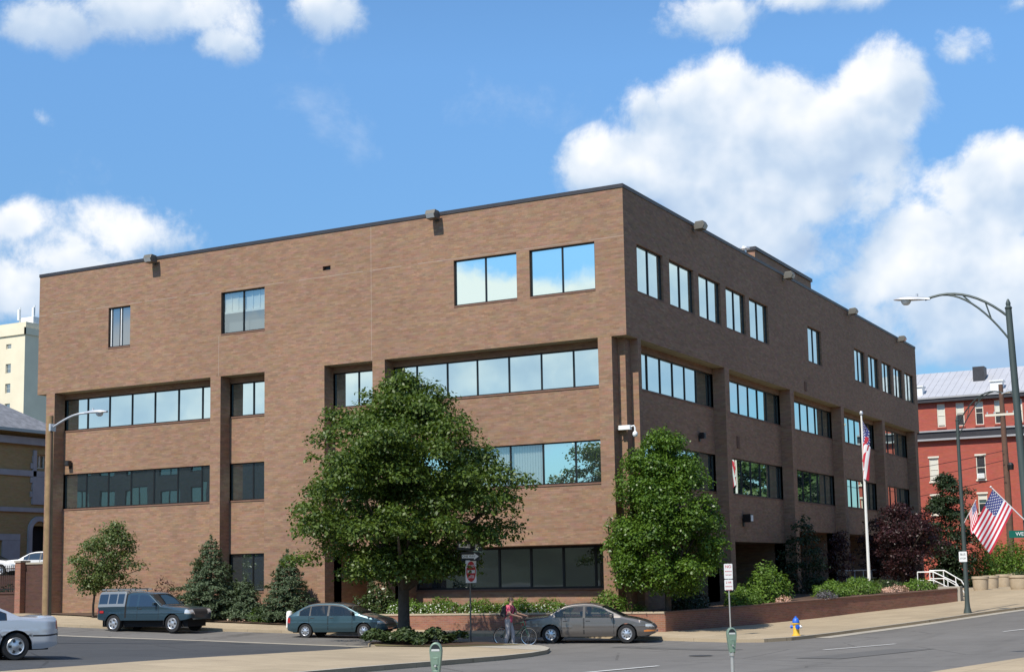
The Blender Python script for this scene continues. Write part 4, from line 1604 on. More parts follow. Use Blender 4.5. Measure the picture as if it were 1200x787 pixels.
shrub('rhododendron', 'round dark glossy bush left of the maple trunk behind the teal wagon', (-11.75, -1.0, .75), 1.05, .9, 1.45, .15, 'leaf_rhodo', 900, 41)
shrub('green_shrub', 'bright leafy bush in the front planter right of the beige sedan roof', (-.75, -.75, .98), .82, .55, .88, .13, 'leaf_hedge', 800, 42)
shrub('green_shrub', 'tiny bright bush at the foot of the stepped corner', (.35, -.35, .98), .42, .35, .36, .10, 'leaf_hedge', 700, 43)
shrub('green_shrub', 'low bright shrub at the foot of the smaller spruce, on the bark mulch', (-17.45, -1.95, .72), .85, .5, .55, .10, 'leaf_hedge', 900, 44)
shrub('reddish_shrub', 'loose reddish shrub against the front wall behind the pickup truck', (-24.0, -1.0, .9), 1.1, .6, 1.75, .12, 'leaf_purple', 260, 45)
shrub('flower_patch', 'patch of pale dry flowers on the mulch between the spruces', (-18.6, -2.4, .74), .7, .35, .26, .10, 'flower_pink', 300, 46)
shrub('low_hedge', 'bright green low shrub at the near end of the side planter, behind the parking sign', (2.25, 6.9, 1.08), .75, 1.3, .80, .12, 'leaf_hedge', 850, 47)
shrub('large_shrub', 'big rounded leafy shrub in the middle of the side planter', (2.1, 10.6, 1.15), 1.0, 1.5, 1.65, .15, 'leaf_hedge', 560, 48)
shrub('flower_patch', 'small clump of pink flowers below the big rounded shrub in the side planter', (3.2, 9.6, 1.15), .35, .7, .30, .09, 'flower_pink', 600, 49)
shrub('grey_shrub', 'low grey purple shrub in the side planter right of the big rounded shrub', (4.0, 13.6, 1.2), .5, 1.0, .42, .09, 'leaf_grey', 800, 50)
shrub('low_hedge', 'bright green mound in the side planter right of the grey purple shrub', (3.5, 16.4, 1.25), .9, 1.5, .75, .12, 'leaf_hedge', 750, 51)
shrub('low_hedge', 'wide bright green mound in the side planter left of the flagpole', (3.9, 19.9, 1.32), 1.0, 1.8, .8, .12, 'leaf_hedge', 750, 52)
shrub('flower_patch', 'strip of pale pink flowers around the foot of the flagpole', (5.4, 21.4, 1.4), .5, 2.2, .30, .10, 'flower_pink', 420, 53)
shrub('low_hedge', 'green low shrub at the far end of the side planter, right of the flagpole', (5.9, 24.6, 1.42), .9, 1.3, .55, .12, 'leaf_hedge', 700, 54)
shrub('low_hedge', 'dark green ground shrub behind the foot of the flagpole', (2.7, 28.6, 1.45), 1.6, 1.3, .5, .12, 'leaf_rhodo', 500, 55)
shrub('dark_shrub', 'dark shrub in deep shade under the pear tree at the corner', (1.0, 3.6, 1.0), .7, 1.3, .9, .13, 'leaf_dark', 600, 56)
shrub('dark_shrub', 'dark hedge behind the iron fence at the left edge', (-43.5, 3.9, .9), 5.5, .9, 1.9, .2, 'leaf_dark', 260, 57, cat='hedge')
V_, F_ = [], []
# creeping ground cover under the maple
n = 9000
px = rng.uniform(-5.1, -.6, n)
py = rng.uniform(-12.9, -9.2, n)
keep = (px < -2.45 + .25 * np.sin(py * 9)) & ((py > -12.3 - .27 * (px + 4.4)) | (px > -2.3)) & (py < -9.0 - .14 * (px + 1.7) * -1) & (py > -12.9 + np.maximum(0, (px + 2.4)) * 1.65) & (py < -9.5)
px, py = px[keep], py[keep]
hh = .50 * np.clip(.62 + .22 * np.sin(px * 5.3 + py * 3.1) + .22 * np.sin(px * 2.1 - py * 4.7 + 1), .2, 1.1) * rng.uniform(0.15, 1, len(px)) ** .5
C_ = np.stack([px, py, gh(px, py) + KERB + .04 + hh], 1)
V_, F_ = leaf_quads(C_, np.tile([0, -.25, 1.0], (len(px), 1)), .17, .7, .55)
tag(raw_mesh('ground_cover', V_, F_, M['leaf_ivy']), 'creeping green ground cover in the bed under the maple', 'ground cover', kind='stuff')
# trees and an added dark bank out of frame, mirrored in the windows
for i, (x, y, h) in enumerate([(14.6, 57, 12.6), (20.5, 63, 13.4), (10.6, 61, 12.2)]):
    s = h / 10
    tree('street_tree', ['tall green street tree beyond the right edge before the red building', 'taller green street tree farther right by the red building', 'green street tree in front of the corner of the red building'][i], 'tree', (x, y, 1.2),
         [(2.2 * s, 1.2 * s), (3.4 * s, 2.9 * s), (5.5 * s, 3.4 * s), (7.8 * s, 2.5 * s), (9.4 * s, 1.2 * s), (10 * s, .4 * s)], 75, 1.35, 120, .42, 'leaf_far', 2.2 * s, .3, 60 + i, 7, 'street trees beyond the right edge', shell=.4)


def hills():
    """unseen dark bank added behind the camera to darken reflections in the lower windows"""
    n, m_ = 150, 8
    V = []
    for j in range(m_):
        for i in range(n):
            a = R(105) + R(190) * i / (n - 1)
            k = j / (m_ - 1)
            r_ = 95 + 38 * k
            hgt = (math.sin(k * math.pi / 1.6) if k < .8 else 1.0) * (6.5 + 2.2 * math.sin(i * .23) + 1.6 * math.sin(i * .61 + 1) + 1.5 * random.random())
            if j == 0:
                hgt = -1
            V.append((20 + r_ * math.sin(a), -30 + r_ * math.cos(a), hgt))
    F = [(j * n + i, j * n + i + 1, (j + 1) * n + i + 1, (j + 1) * n + i) for j in range(m_ - 1) for i in range(n - 1)]
    o = raw_mesh('hills', V, F, M['hill'])
    tag(o, kind='structure')


M['hill'] = mat('dark_backdrop', (.028, .040, .018), .9, var=.5, vscale=.25, bump=1, bscale=2)  # added bank, coloured dark so the lower windows mirror something dark
hills()
ob = thing('grey_office_block', 'plain grey office block across the side street, mirrored in the left-hand windows', 'building', (-82, -62, 0))
b = MB()
PO = lambda a, d, z: (a, d, z)
hs = [(-14 + 4 * i, -11.5 + 4 * i, 2.5 + 3.6 * k, 4.6 + 3.6 * k) for i in range(7) for k in range(4)]
cut_wall(b, lambda a, d, z: (a, 8 - d, z), -16, 16, -1, 16.5, 0, hs, .2)
b.box((-16, -8, -1), (16, 7.7, 16.4))
b.build('wall', M['brick_far'], ob)
for h in hs:
    window(ob, lambda a, d, z: (a, 8 - d, z), *h, .1, [(h[0] + h[1]) / 2], M['glass_shop'], fw=.1, sill=False)
# ---------------------------------------------------------------- cars


def mesh_part(name, V, faces, m, parent, smooth=True):
    """one part cut out of the common skin, with its own vertices"""
    idx = {}
    v2, f2 = [], []
    for f in faces:
        q = []
        for i in f:
            if i not in idx:
                idx[i] = len(v2)
                v2.append(V[i])
            q.append(idx[i])
        f2.append(q)
    me = bpy.data.meshes.new(name)
    me.from_pydata(v2, [], f2)
    me.materials.append(m)
    if smooth:
        me.polygons.foreach_set('use_smooth', [True] * len(f2))
    me.update()
    o = bpy.data.objects.new(name, me)
    col.objects.link(o)
    o.parent = parent
    return o


def make_car(name, label, cat, loc, rotz, S, group=None):
    """body skin lofted along the car from its side profile, then cut into body, doors, glass and lamps"""
    root = thing(name, label, cat, loc, rotz, group)
    L, W = S['L'], S['W']
    tx, tz = zip(*S['top'])
    bx_, bz_ = zip(*S['belt'])
    xs = sorted(set([round(v, 4) for v in np.arange(0, L + .001, .03)] + [round(v, 4) for v in list(np.linspace(0, .12, 9)) + list(np.linspace(L - .16, L, 11))] +
                    [round(d + e, 4) for dd in S['doors'] for d in dd for e in (-.008, .008)]))
    xr, xf, Rw = S['xr'], S['xf'], S['R']
    Ra = Rw + .055
    NB, NG, NTp = 16, 10, 12
    sm = lambda x: np.interp(x, tx, tz)

    def top(x):
        return (sm(x) * 2 + sm(max(0, x - .05)) + sm(min(L, x + .05))) / 4 if .15 < x < L - .15 else sm(x)

    def plan(x):
        e = abs(2 * x / L - 1)
        w = W / 2 * (1 - .055 * e ** 3)
        for dist in (x, L - x):
            rr_ = S.get('round', .42)
            if dist < rr_:
                w *= .72 + .28 * math.sqrt(max(0, 1 - (1 - dist / rr_) ** 2))
        return w

    def zbot(x):
        z = S['sill'] + .10 * max(0, (.5 - min(x, L - x)) / .5) ** 2
        for xw in (xr, xf):
            d = abs(x - xw)
            if d < Ra:
                z = max(z, Rw + math.sqrt(Ra * Ra - d * d))
        return z
    V, meta = [], []
    NR = NB + NG + NTp + 1
    for x in xs:
        zt = top(x)
        c = min(.075, max(.02, zt * .06))
        zs = zt - c
        zb = min(zbot(x), zs - .03)
        bl = min(np.interp(x, bx_, bz_), zs - .005)
        bl = max(bl, zb + .01)
        w = plan(x)

        def hw(z):
            t = (z - .52) / .5
            y = w * (1 - .035 * t * t if z < .95 else 1 - .035 * ((.95 - .52) / .5) ** 2)
            if z < .40:
                y -= .05 * (.40 - z) / .2
            if abs(z - S.get('crease', .62)) < .02:
                y += .006
            if z > bl and bl > .7:
                y -= (z - bl) * S['tumble']
            return y
        half = []
        for k in range(NB + 1):
            z = zb + (bl - zb) * k / NB
            half.append((hw(z), z))
        for k in range(1, NG + 1):
            z = bl + (zs - bl) * k / NG
            half.append((hw(z), z))
        y0 = half[-1][0]
        for k in range(1, NTp + 1):
            a = math.pi / 2 * k / NTp
            half.append((y0 * max(0, math.cos(a)) ** .62, zs + c * math.sin(a) ** .62))
        for y, z in half:
            V.append((x - L / 2, -y, z))
        for y, z in half:
            V.append((x - L / 2, y, z))
    stride = 2 * NR
    parts = {}
    for i in range(len(xs) - 1):
        for sd in (0, 1):
            for k in range(NR - 1):
                a = i * stride + sd * NR + k
                f = (a, a + stride, a + stride + 1, a + 1) if sd == 0 else (a, a + 1, a + stride + 1, a + stride)
                x = (xs[i] + xs[i + 1]) / 2
                y = abs(sum(V[j][1] for j in f) / 4)
                z = sum(V[j][2] for j in f) / 4
                reg = 'side' if k < NB else ('green' if k < NB + NG else 'top')
                parts.setdefault(S['cls'](x, y, z, reg, sd, top(x), k, NB), []).append(f)
    for end in (0, len(xs) - 1):
        r0 = end * stride
        parts.setdefault('body', []).append(tuple(r0 + k for k in range(NR)) + tuple(r0 + NR + k for k in reversed(range(NR))))
    mats = S['mats']
    body = None
    for key in sorted(parts, key=lambda k: k != 'body'):
        nm = key.split('#')[0]
        o = mesh_part(nm, V, parts[key], mats.get(nm, mats['body']), root)
        if nm == 'body':
            body = o
        if nm == 'door':
            d0, d1 = S['doors'][int(key.split('#')[1]) % 10]
            sg = -1 if int(key.split('#')[1]) < 10 else 1
            b = MB()
            zz = S['handle']
            b.cbox((d0 + .14 - L / 2, sg * (W / 2 - .03), zz), (.17, .05, .035))
            b.build('handle', S.get('handle_mat', M['trim']), o, bevel=.008)
    # underbody and wheel wells, cabin floor
    b = MB()
    b.box((-L / 2 + .25, -W / 2 + .24, .22), (L / 2 - .25, W / 2 - .24, min(.62, S['belt'][1][1] - .25)))
    b.build('underbody', M['dark'], root)
    s0 = S['seats']
    for sx in s0:
        for sy in (-.36, .36):
            b = MB()
            b.box((sx - L / 2 - .25, sy - .24, .45), (sx - L / 2 + .25, sy + .24, S['seat_z']))
            m_ = Matrix.Translation((sx - L / 2 - .25, sy, S['seat_z'])) @ Matrix.Rotation(-.25, 4, 'Y')
            b.box((-.08, -.23, -.05), (.08, .23, .46), 0, lambda x, y, z: m_ @ Vector((x, y, z)))
            b.box((-.06, -.12, .48), (.05, .12, .66), 0, lambda x, y, z: m_ @ Vector((x, y, z)))
            b.build('seat', M['seat'], root, bevel=.03)
    # wheels
    for xw in (xr, xf):
        for sy in (-1, 1):
            yo = sy * (W / 2 - .13)
            b = MB()
            tw = .10
            b.lathe([(Rw * .60, -tw * .9), (Rw * .80, -tw), (Rw * .95, -tw * .95), (Rw, -tw * .6), (Rw, tw * .6), (Rw * .95, tw * .95), (Rw * .80, tw), (Rw * .60, tw * .9)], (0, 0, 0), 'Y', 32)
            wh = b.build('wheel', M['rubber'], root, smooth=True, loc=(xw - L / 2, yo, Rw))
            b = MB()
            o_ = sy * tw * 1.0
            b.lathe([(Rw * .64, o_ * .95), (Rw * .60, o_ * 1.1), (Rw * .52, o_ * .92), (Rw * .22, o_ * 1.02), (Rw * .12, o_ * 1.15), (0, o_ * 1.16)], (0, 0, 0), 'Y', 32)
            rim = b.build('rim', S.get('rim', M['hub']), wh, smooth=True)
            b = MB()
            ns = S.get('spokes', 8)
            for k in range(ns):
                a = 2 * math.pi * k / ns
                r0, r1 = Rw * .30, Rw * .50
                b.cbox((math.cos(a) * (r0 + r1) / 2, o_ * .985 + sy * .002, math.sin(a) * (r0 + r1) / 2), (r1 - r0, .012, Rw * (.10 if ns > 6 else .18)), 0, 0, -a)
            b.build('spoke_gap', M['trim'], rim)
    # mirrors
    for sy in (-1, 1):
        b = MB()
        mx, mz = S['mirror']
        b.cbox((mx - L / 2, sy * (W / 2 + .07), mz), (.10, .20, .13))
        b.cbox((mx - L / 2 + .02, sy * (W / 2 - .04), mz - .05), (.06, .14, .04))
        b.build('mirror', S['mirror_mat'], root, bevel=.02)
    return root


def sedan_cls(S):
    L = S['L']

    def cls(x, y, z, reg, sd, zt, k, NB):
        sg = sd * 10
        if reg == 'green':
            for i, (a, b) in enumerate(S['win']):
                if a < x < b and z < zt - .115 and k >= NB and zt > S['roof'] - .33:
                    return 'side_window#%d' % (i + sg)
            if zt > S['roof'] - .34 and S['win'][0][0] - .03 < x < S['win'][-1][1] + .03 and z < zt - .09:
                return 'window_trim#%d' % sg
        if reg == 'top':
            if S['ws'][0] < x < S['ws'][1] and y < .92 * S['W'] / 2 - .10:
                return 'windshield'
            if S['rw'][0] < x < S['rw'][1] and y < .92 * S['W'] / 2 - .13:
                return 'rear_window'
        if x > L - .34 and S['hl'][0] < z < S['hl'][1] and y > .40:
            return 'headlight#%d' % sg
        if x > L - .40 and S['hl'][0] - .16 < z < S['hl'][0] - .10 and y > .30 and S.get('amber', False):
            return 'turn_signal#%d' % sg
        if x > L - .20 and S['grille'][0] < z < S['grille'][1] and y < .42:
            return 'grille'
        if x < S.get('tlx', .20) and S['tl'][0] < z < S['tl'][1] and y > .34:
            return 'taillight#%d' % sg
        if reg == 'side':
            if S['strip'][0] < z < S['strip'][1]:
                return 'side_moulding'
            if (x < .45 or x > L - .5) and z < S.get('bumper', .30):
                return 'bumper'
            for i, (a, b) in enumerate(S['doors']):
                if abs(x - a) < .009 or abs(x - b) < .009:
                    if z > S['sill'] + .09:
                        return 'door_gap#%d' % (i * 2 + (abs(x - b) < .009) + sg)
                if a < x < b and z > S['sill'] + .10:
                    return 'door#%d' % (i + sg)
        return 'body'
    return cls


def car_mats(body, glass, **kw):
    d = dict(body=body, door=body, side_window=glass, windshield=glass, rear_window=glass, window_trim=M['trim'], headlight=M['headlight'], turn_signal=M['amber'], grille=M['trim'],
             taillight=M['taillight'], side_moulding=body, bumper=M['trim'], door_gap=M['dark'])
    d.update(kw)
    return d


# beige sedan turning out of the side street
SED = dict(L=4.94, W=1.85, roof=1.44, sill=.24, tumble=.42, xr=1.12, xf=3.90, R=.325, handle=.80, mirror=(3.36, .98), crease=.60,
           top=[(0, .50), (.015, .66), (.05, .84), (.14, .92), (.6, .965), (.98, .985), (1.25, 1.16), (1.62, 1.36), (1.95, 1.425), (2.35, 1.445), (2.7, 1.43), (3.02, 1.35), (3.42, 1.15), (3.82, .955), (4.2, .89), (4.55, .80), (4.78, .70), (4.90, .58), (4.94, .46)],
           belt=[(0, .8), (1.0, .93), (3.7, .90), (4.94, .55)], win=[(1.32, 1.62), (1.66, 2.30), (2.40, 3.42)], ws=(3.04, 3.80), rw=(1.00, 1.60), doors=[(1.52, 2.33), (2.36, 3.44)],
           hl=(.56, .68), grille=(.52, .66), tl=(.66, .84), strip=(.50, .545), seats=(1.75, 2.62), seat_z=.50, amber=True)
SED['cls'] = sedan_cls(SED)
SED['mats'] = car_mats(M['p_sedan'], M['carglass'], bumper=M['p_sedan'])
SED['mirror_mat'] = M['p_sedan']
AX = math.radians
P_SED = (0.55, -5.35)
sedan = make_car('sedan', 'beige pewter four door sedan crossing in front of the planter wall beside the cyclist', 'car', (*P_SED, g(*P_SED) + .012), AX(19), SED)
# teal station wagon
WAG = dict(L=4.34, W=1.69, roof=1.40, sill=.25, tumble=.40, xr=.88, xf=3.40, R=.29, handle=.80, mirror=(2.95, .98), crease=.62, round=.36,
           top=[(0, .45), (.015, .62), (.04, .80), (.12, .92), (.42, 1.08), (.78, 1.275), (1.0, 1.36), (1.3, 1.40), (1.6, 1.41), (2.0, 1.405), (2.4, 1.36), (2.62, 1.28), (3.28, .95), (3.65, .86), (4.0, .77), (4.2, .67), (4.31, .55), (4.34, .42)],
           belt=[(0, .84), (.5, .90), (3.2, .88), (4.34, .55)], win=[(.62, 1.06), (1.12, 1.83), (1.92, 2.95)], ws=(2.66, 3.26), rw=(.20, .86), doors=[(1.05, 1.86), (1.89, 2.92)],
           hl=(.56, .68), grille=(.46, .60), tl=(.62, .82), strip=(.48, .53), seats=(1.35, 2.2), seat_z=.50)
WAG['cls'] = sedan_cls(WAG)
WAG['mats'] = car_mats(M['p_wagon'], M['carglass'], bumper=M['p_wagon'])
WAG['mirror_mat'] = M['trim']
P_WAG = (-10.35, -5.65)
wagon = make_car('station_wagon', 'dark teal station wagon with silver wheel covers left of the maple trunk', 'car', (*P_WAG, g(*P_WAG) + .012), AX(12), WAG)


# pickup with a white-framed bed cap
def pick_cls(S):
    L = S['L']

    def cls(x, y, z, reg, sd, zt, k, NB):
        sg = sd * 10
        if x < 1.585 and (reg != 'side') and zt > 1.3:
            if reg == 'green' and k >= NB + 2 and z < zt - .13:
                for i, (a, b) in enumerate(((.16, .62), (.70, 1.10), (1.16, 1.50))):
                    if a < x < b:
                        return 'cap_window#%d' % (i + sg)
            return 'bed_cap'
        if reg == 'green' and x >= 1.68:
            for i, (a, b) in enumerate(((1.80, 2.22), (2.32, 3.30))):
                if a < x < b and z < zt - .13 and zt > 1.32:
                    return 'side_window#%d' % (i + sg)
        if reg == 'top' and 2.84 < x < 3.44 and y < .66:
            return 'windshield'
        if 1.585 <= x < 1.675 and z > .60:
            return 'cab_gap'
        if x > L - .26 and .76 < z < .93 and y > .46:
            return 'headlight#%d' % sg
        if x > L - .20 and .74 < z < .93 and y < .44:
            return 'grille'
        if x < .16 and .78 < z < 1.0 and y > .5:
            return 'taillight#%d' % sg
        if (x < .30 or x > L - .32) and z < .70:
            return 'bumper'
        for xw in (S['xr'], S['xf']):
            d = math.hypot(x - xw, z - S['R'])
            if reg == 'side' and d < S['R'] + .105 and abs(x - xw) < S['R'] + .1:
                return 'fender_flare'
        if reg == 'side':
            for i, (a, b) in enumerate(S['doors']):
                if abs(x - a) < .009 or abs(x - b) < .009:
                    if z > S['sill'] + .05:
                        return 'door_gap#%d' % (i * 2 + (abs(x - b) < .009) + sg)
                if a < x < b and z > S['sill'] + .06:
                    return 'door#%d' % (i + sg)
        return 'body'
    return cls


PK = dict(L=4.95, W=1.72, roof=1.72, sill=.50, tumble=.26, xr=.98, xf=4.06, R=.365, handle=.98, mirror=(3.22, 1.18), crease=.8, round=.22,
          top=[(0, .60), (.01, .95), (.03, 1.06), (.10, 1.62), (.18, 1.735), (1.54, 1.745), (1.585, 1.60), (1.66, 1.58), (1.74, 1.665), (1.95, 1.69), (2.5, 1.69), (2.78, 1.63), (3.10, 1.40), (3.46, 1.13), (3.7, 1.10), (4.5, 1.04), (4.80, .985), (4.90, .86), (4.94, .72), (4.95, .58)],
          belt=[(0, 1.06), (1.0, 1.08), (3.4, 1.08), (4.95, .8)], doors=[(2.26, 3.36)], seats=(2.45,), seat_z=.72)
PK['cls'] = pick_cls(PK)
PK['mats'] = car_mats(M['p_pickup'], M['carglass_dark'], bed_cap=M['p_cap'], cab_gap=M['dark'], cap_window=M['carglass_dark'], fender_flare=M['p_pickup'], bumper=M['p_pickup'])
PK['mirror_mat'] = M['p_pickup']
PK['spokes'] = 5
P_PK = (-19.2, -6.95)
pick = make_car('pickup_truck', 'dark blue green pickup truck with white framed bed cap on the side street', 'truck', (*P_PK, g(*P_PK) + .012), AX(4), PK)
b = MB()
for sy in (-.55, .55):
    b.box((-2.30, sy - .03, 1.76), (-.55, sy + .03, 1.82))
for x in (-2.1, -1.45, -.8):
    b.box((x - .03, -.62, 1.80), (x + .03, .62, 1.835))
    for sy in (-.55, .55):
        b.box((x - .02, sy - .02, 1.70), (x + .02, sy + .02, 1.77))
b.build('roof_rack', M['p_cap'], pick)
for sy in (-1, 1):
    b = MB()
    b.cbox((-2.10, sy * .848, .86), (.20, .012, .10))
    b.build('reflector', M['taillight'], pick)
for xw in (.98, 4.06):
    for sy in (-1, 1):
        b = MB()
        b.cbox((xw - .43 - 2.475, sy * .74, .48), (.02, .22, .34))
        b.build('mud_flap', M['rubber'], pick)
# silver sedan at the left edge, seen from the side with its tail to the right
IMP = dict(L=5.08, W=1.86, roof=1.46, sill=.25, tumble=.42, xr=1.10, xf=3.91, R=.335, handle=.84, mirror=(3.55, 1.0), crease=.70,
           top=[(0, .48), (.012, .62), (.04, .80), (.07, 1.0), (.14, 1.055), (.42, 1.06), (.52, 1.03), (.98, 1.06), (1.30, 1.22), (1.66, 1.39), (2.0, 1.45), (2.5, 1.46), (2.9, 1.42), (3.15, 1.34), (3.95, .99), (4.4, .90), (4.8, .78), (5.03, .60), (5.08, .48)],
           belt=[(0, .9), (1.0, .97), (3.8, .94), (5.08, .55)], win=[(1.36, 1.68), (1.73, 2.45), (2.55, 3.6)], ws=(3.16, 3.92), rw=(1.00, 1.62), doors=[(1.60, 2.48), (2.51, 3.62)],
           hl=(.60, .72), grille=(.52, .66), tl=(.72, .93), tlx=.10, strip=(.56, .61), seats=(1.9, 2.75), seat_z=.50, spokes=5)
IMP['cls'] = sedan_cls(IMP)
IMP['mats'] = car_mats(M['p_white'], M['carglass_dark'], side_moulding=M['trim'], bumper=M['p_white'])
IMP['mirror_mat'] = M['p_white']
IMP['handle_mat'] = M['trim']
a_ = AX(243)
dx_, dy_ = math.cos(a_), math.sin(a_)
# rear wheel on the near side stands at (-3.9, -28.4)
rwx, rwy = -4.05, -28.5
cx_ = rwx + dx_ * (IMP['L'] / 2 - IMP['xr']) + dy_ * .80
cy_ = rwy + dy_ * (IMP['L'] / 2 - IMP['xr']) - dx_ * .80
imp = make_car('sedan', 'silver white sedan cut by the left edge, its tail towards the middle', 'car', (cx_, cy_, g(rwx, rwy) + .02), a_, IMP)
GRY = dict(IMP)
GRY['mats'] = car_mats(M['p_grey'], M['carglass_dark'], side_moulding=M['p_grey'], bumper=M['p_grey'])
GRY['cls'] = sedan_cls(GRY)
GRY['mirror_mat'] = M['p_grey']
gx_, gy_ = cx_ + dx_ * 2.0 - dy_ * -2.9, cy_ + dy_ * 2.0 + dx_ * -2.9
make_car('sedan', 'grey sedan mostly out of frame behind the silver white one', 'car', (gx_, gy_, g(gx_, gy_) + .14), a_, GRY)
POL = dict(SED)
POL['mats'] = car_mats(M['p_police'], M['carglass_dark'], bumper=M['trim'])
POL['cls'] = sedan_cls(POL)
POL['mirror_mat'] = M['p_police']
p1 = make_car('parked_car', 'white car on the raised lot above the left fence, nearer the left edge', 'car', (-46.9, 8.4, 3.1), AX(24), POL, 'white cars on the raised lot')
p2 = copy_tree(p1)
p2.location = (-43.4, 10.2, 3.1)
p2['label'] = 'white car on the raised lot, beside the brick pier of the office block'

# ---------------------------------------------------------------- signs, meters, poles


def lettering(text, size, m, parent, loc, rx=R(90), rz=0.0, thick=.002, name='lettering', sx=1.0):
    cu_ = bpy.data.curves.new('t', 'FONT')
    cu_.body = text
    cu_.size = size
    cu_.align_x = 'CENTER'
    cu_.align_y = 'CENTER'
    cu_.extrude = thick
    cu_.resolution_u = 3
    tmp = bpy.data.objects.new('t', cu_)
    col.objects.link(tmp)
    bpy.context.view_layer.update()
    me = bpy.data.meshes.new_from_object(tmp.evaluated_get(bpy.context.evaluated_depsgraph_get()))
    bpy.data.objects.remove(tmp)
    bpy.data.curves.remove(cu_)
    me.name = name
    me.materials.clear()
    me.materials.append(m)
    o = bpy.data.objects.new(name, me)
    col.objects.link(o)
    o.parent = parent
    o.location = loc
    o.rotation_euler = (rx, 0, rz)
    o.scale = (sx, 1, 1)
    return o


def plate(name, w, h, m, parent, loc, rz=0.0, ry=0.0, r=.03, t=.006, outline=None):
    """sign plate in the local xz plane, facing -y"""
    b = MB()
    if outline is None:
        outline = []
        for cx, cz, a0 in ((w / 2 - r, h / 2 - r, 0), (-w / 2 + r, h / 2 - r, 90), (-w / 2 + r, -h / 2 + r, 180), (w / 2 - r, -h / 2 + r, 270)):
            outline += arc(cx, cz, r, a0, a0 + 90, 4)
    b.prism(outline, lambda u, w_: (u, 0, w_), lambda u, w_: (u, t, w_))
    o = b.build(name, m, parent)
    o.location = loc
    o.rotation_euler = (0, ry, rz)
    return o


# DO NOT ENTER / ONE WAY post on the corner
sg_ = thing('traffic_sign', 'dark post with red DO NOT ENTER and black ONE WAY signs beside the maple', 'traffic sign', (-2.36, -9.13, g(-2.36, -9.13) + KERB))
b = MB()
b.tube([(0, 0, -.3), (0, 0, 3.62)], .032, 8)
b.build('post', M['fix_brown'], sg_, smooth=True)
RZ = R(90)
pl = plate('sign_plate', .76, .80, M['sign_white'], sg_, (.045, 0, 2.52), RZ)
circ = arc(0, 0, .34, 0, 352, 44)
b = MB()
b.prism(circ, lambda u, w_: (u, -.004, w_ * 1.06), lambda u, w_: (u, 0.001, w_ * 1.06))
b.build('red_disc', M['sign_red'], pl)
b = MB()
b.box((-.26, -.0075, -.055), (.26, -.0041, .055))
b.build('white_bar', M['sign_white'], pl)
lettering('DO NOT', .15, M['sign_white'], pl, (0, -.006, .19))
lettering('ENTER', .15, M['sign_white'], pl, (0, -.006, -.19))


def one_way(z, w, h, rz, ry, off, letters=True):
    p = plate('sign_plate', w, h, M['sign_black'], sg_, (off[0], off[1], z), rz, ry, .02)
    b = MB()
    a = [(-w * .45, -h * .20), (w * .20, -h * .20), (w * .20, -h * .38), (w * .46, 0), (w * .20, h * .38), (w * .20, h * .20), (-w * .45, h * .20)]
    b.prism(a, lambda u, q: (u, -.004, q), lambda u, q: (u, .001, q))
    b.build('white_arrow', M['sign_white'], p)
    lettering('ONE WAY', h * .34, M['sign_black'], p, (-w * .08, -.0055, 0))
    return p


one_way(3.42, .91, .32, R(38), R(5), (.05, -.05))
one_way(3.06, .72, .32, R(52), R(0), (.05, -.045))
p_ = plate('sign_plate', .91, .32, M['sign_black'], sg_, (-.05, .02, 3.44), R(150), R(8), .02)
p_.name = 'sign_plate'

# parking regulation sign across the street
ns = thing('parking_sign', 'white parking regulation sign with red lettering on a thin pole at the far kerb', 'sign', (4.84, -2.07, g(4.84, -2.07) + KERB))
b = MB()
b.tube([(0, 0, -.2), (-.02, 0, 2.69)], .028, 8)
b.build('post', M['meterpipe'], ns, smooth=True)
for z, h, rows in ((2.40, .56, (('NO', .15, 'sign_red'), ('PARKING', .062, 'sign_red'), ('7AM-9AM', .055, 'sign_red'))), (1.89, .40, (('2 HR', .10, 'sign_red'), ('PARKING', .062, 'sign_red'), ('9AM-6PM', .055, 'sign_red')))):
    p_ = plate('sign_plate', .32, h, M['sign_white'], ns, (0, -.035, z), R(30))
    yy = h / 2 - .11
    for t_, s_, m_ in rows:
        lettering(t_, s_, M[m_], p_, (0, -.004, yy))
        yy -= s_ * .5 + .10


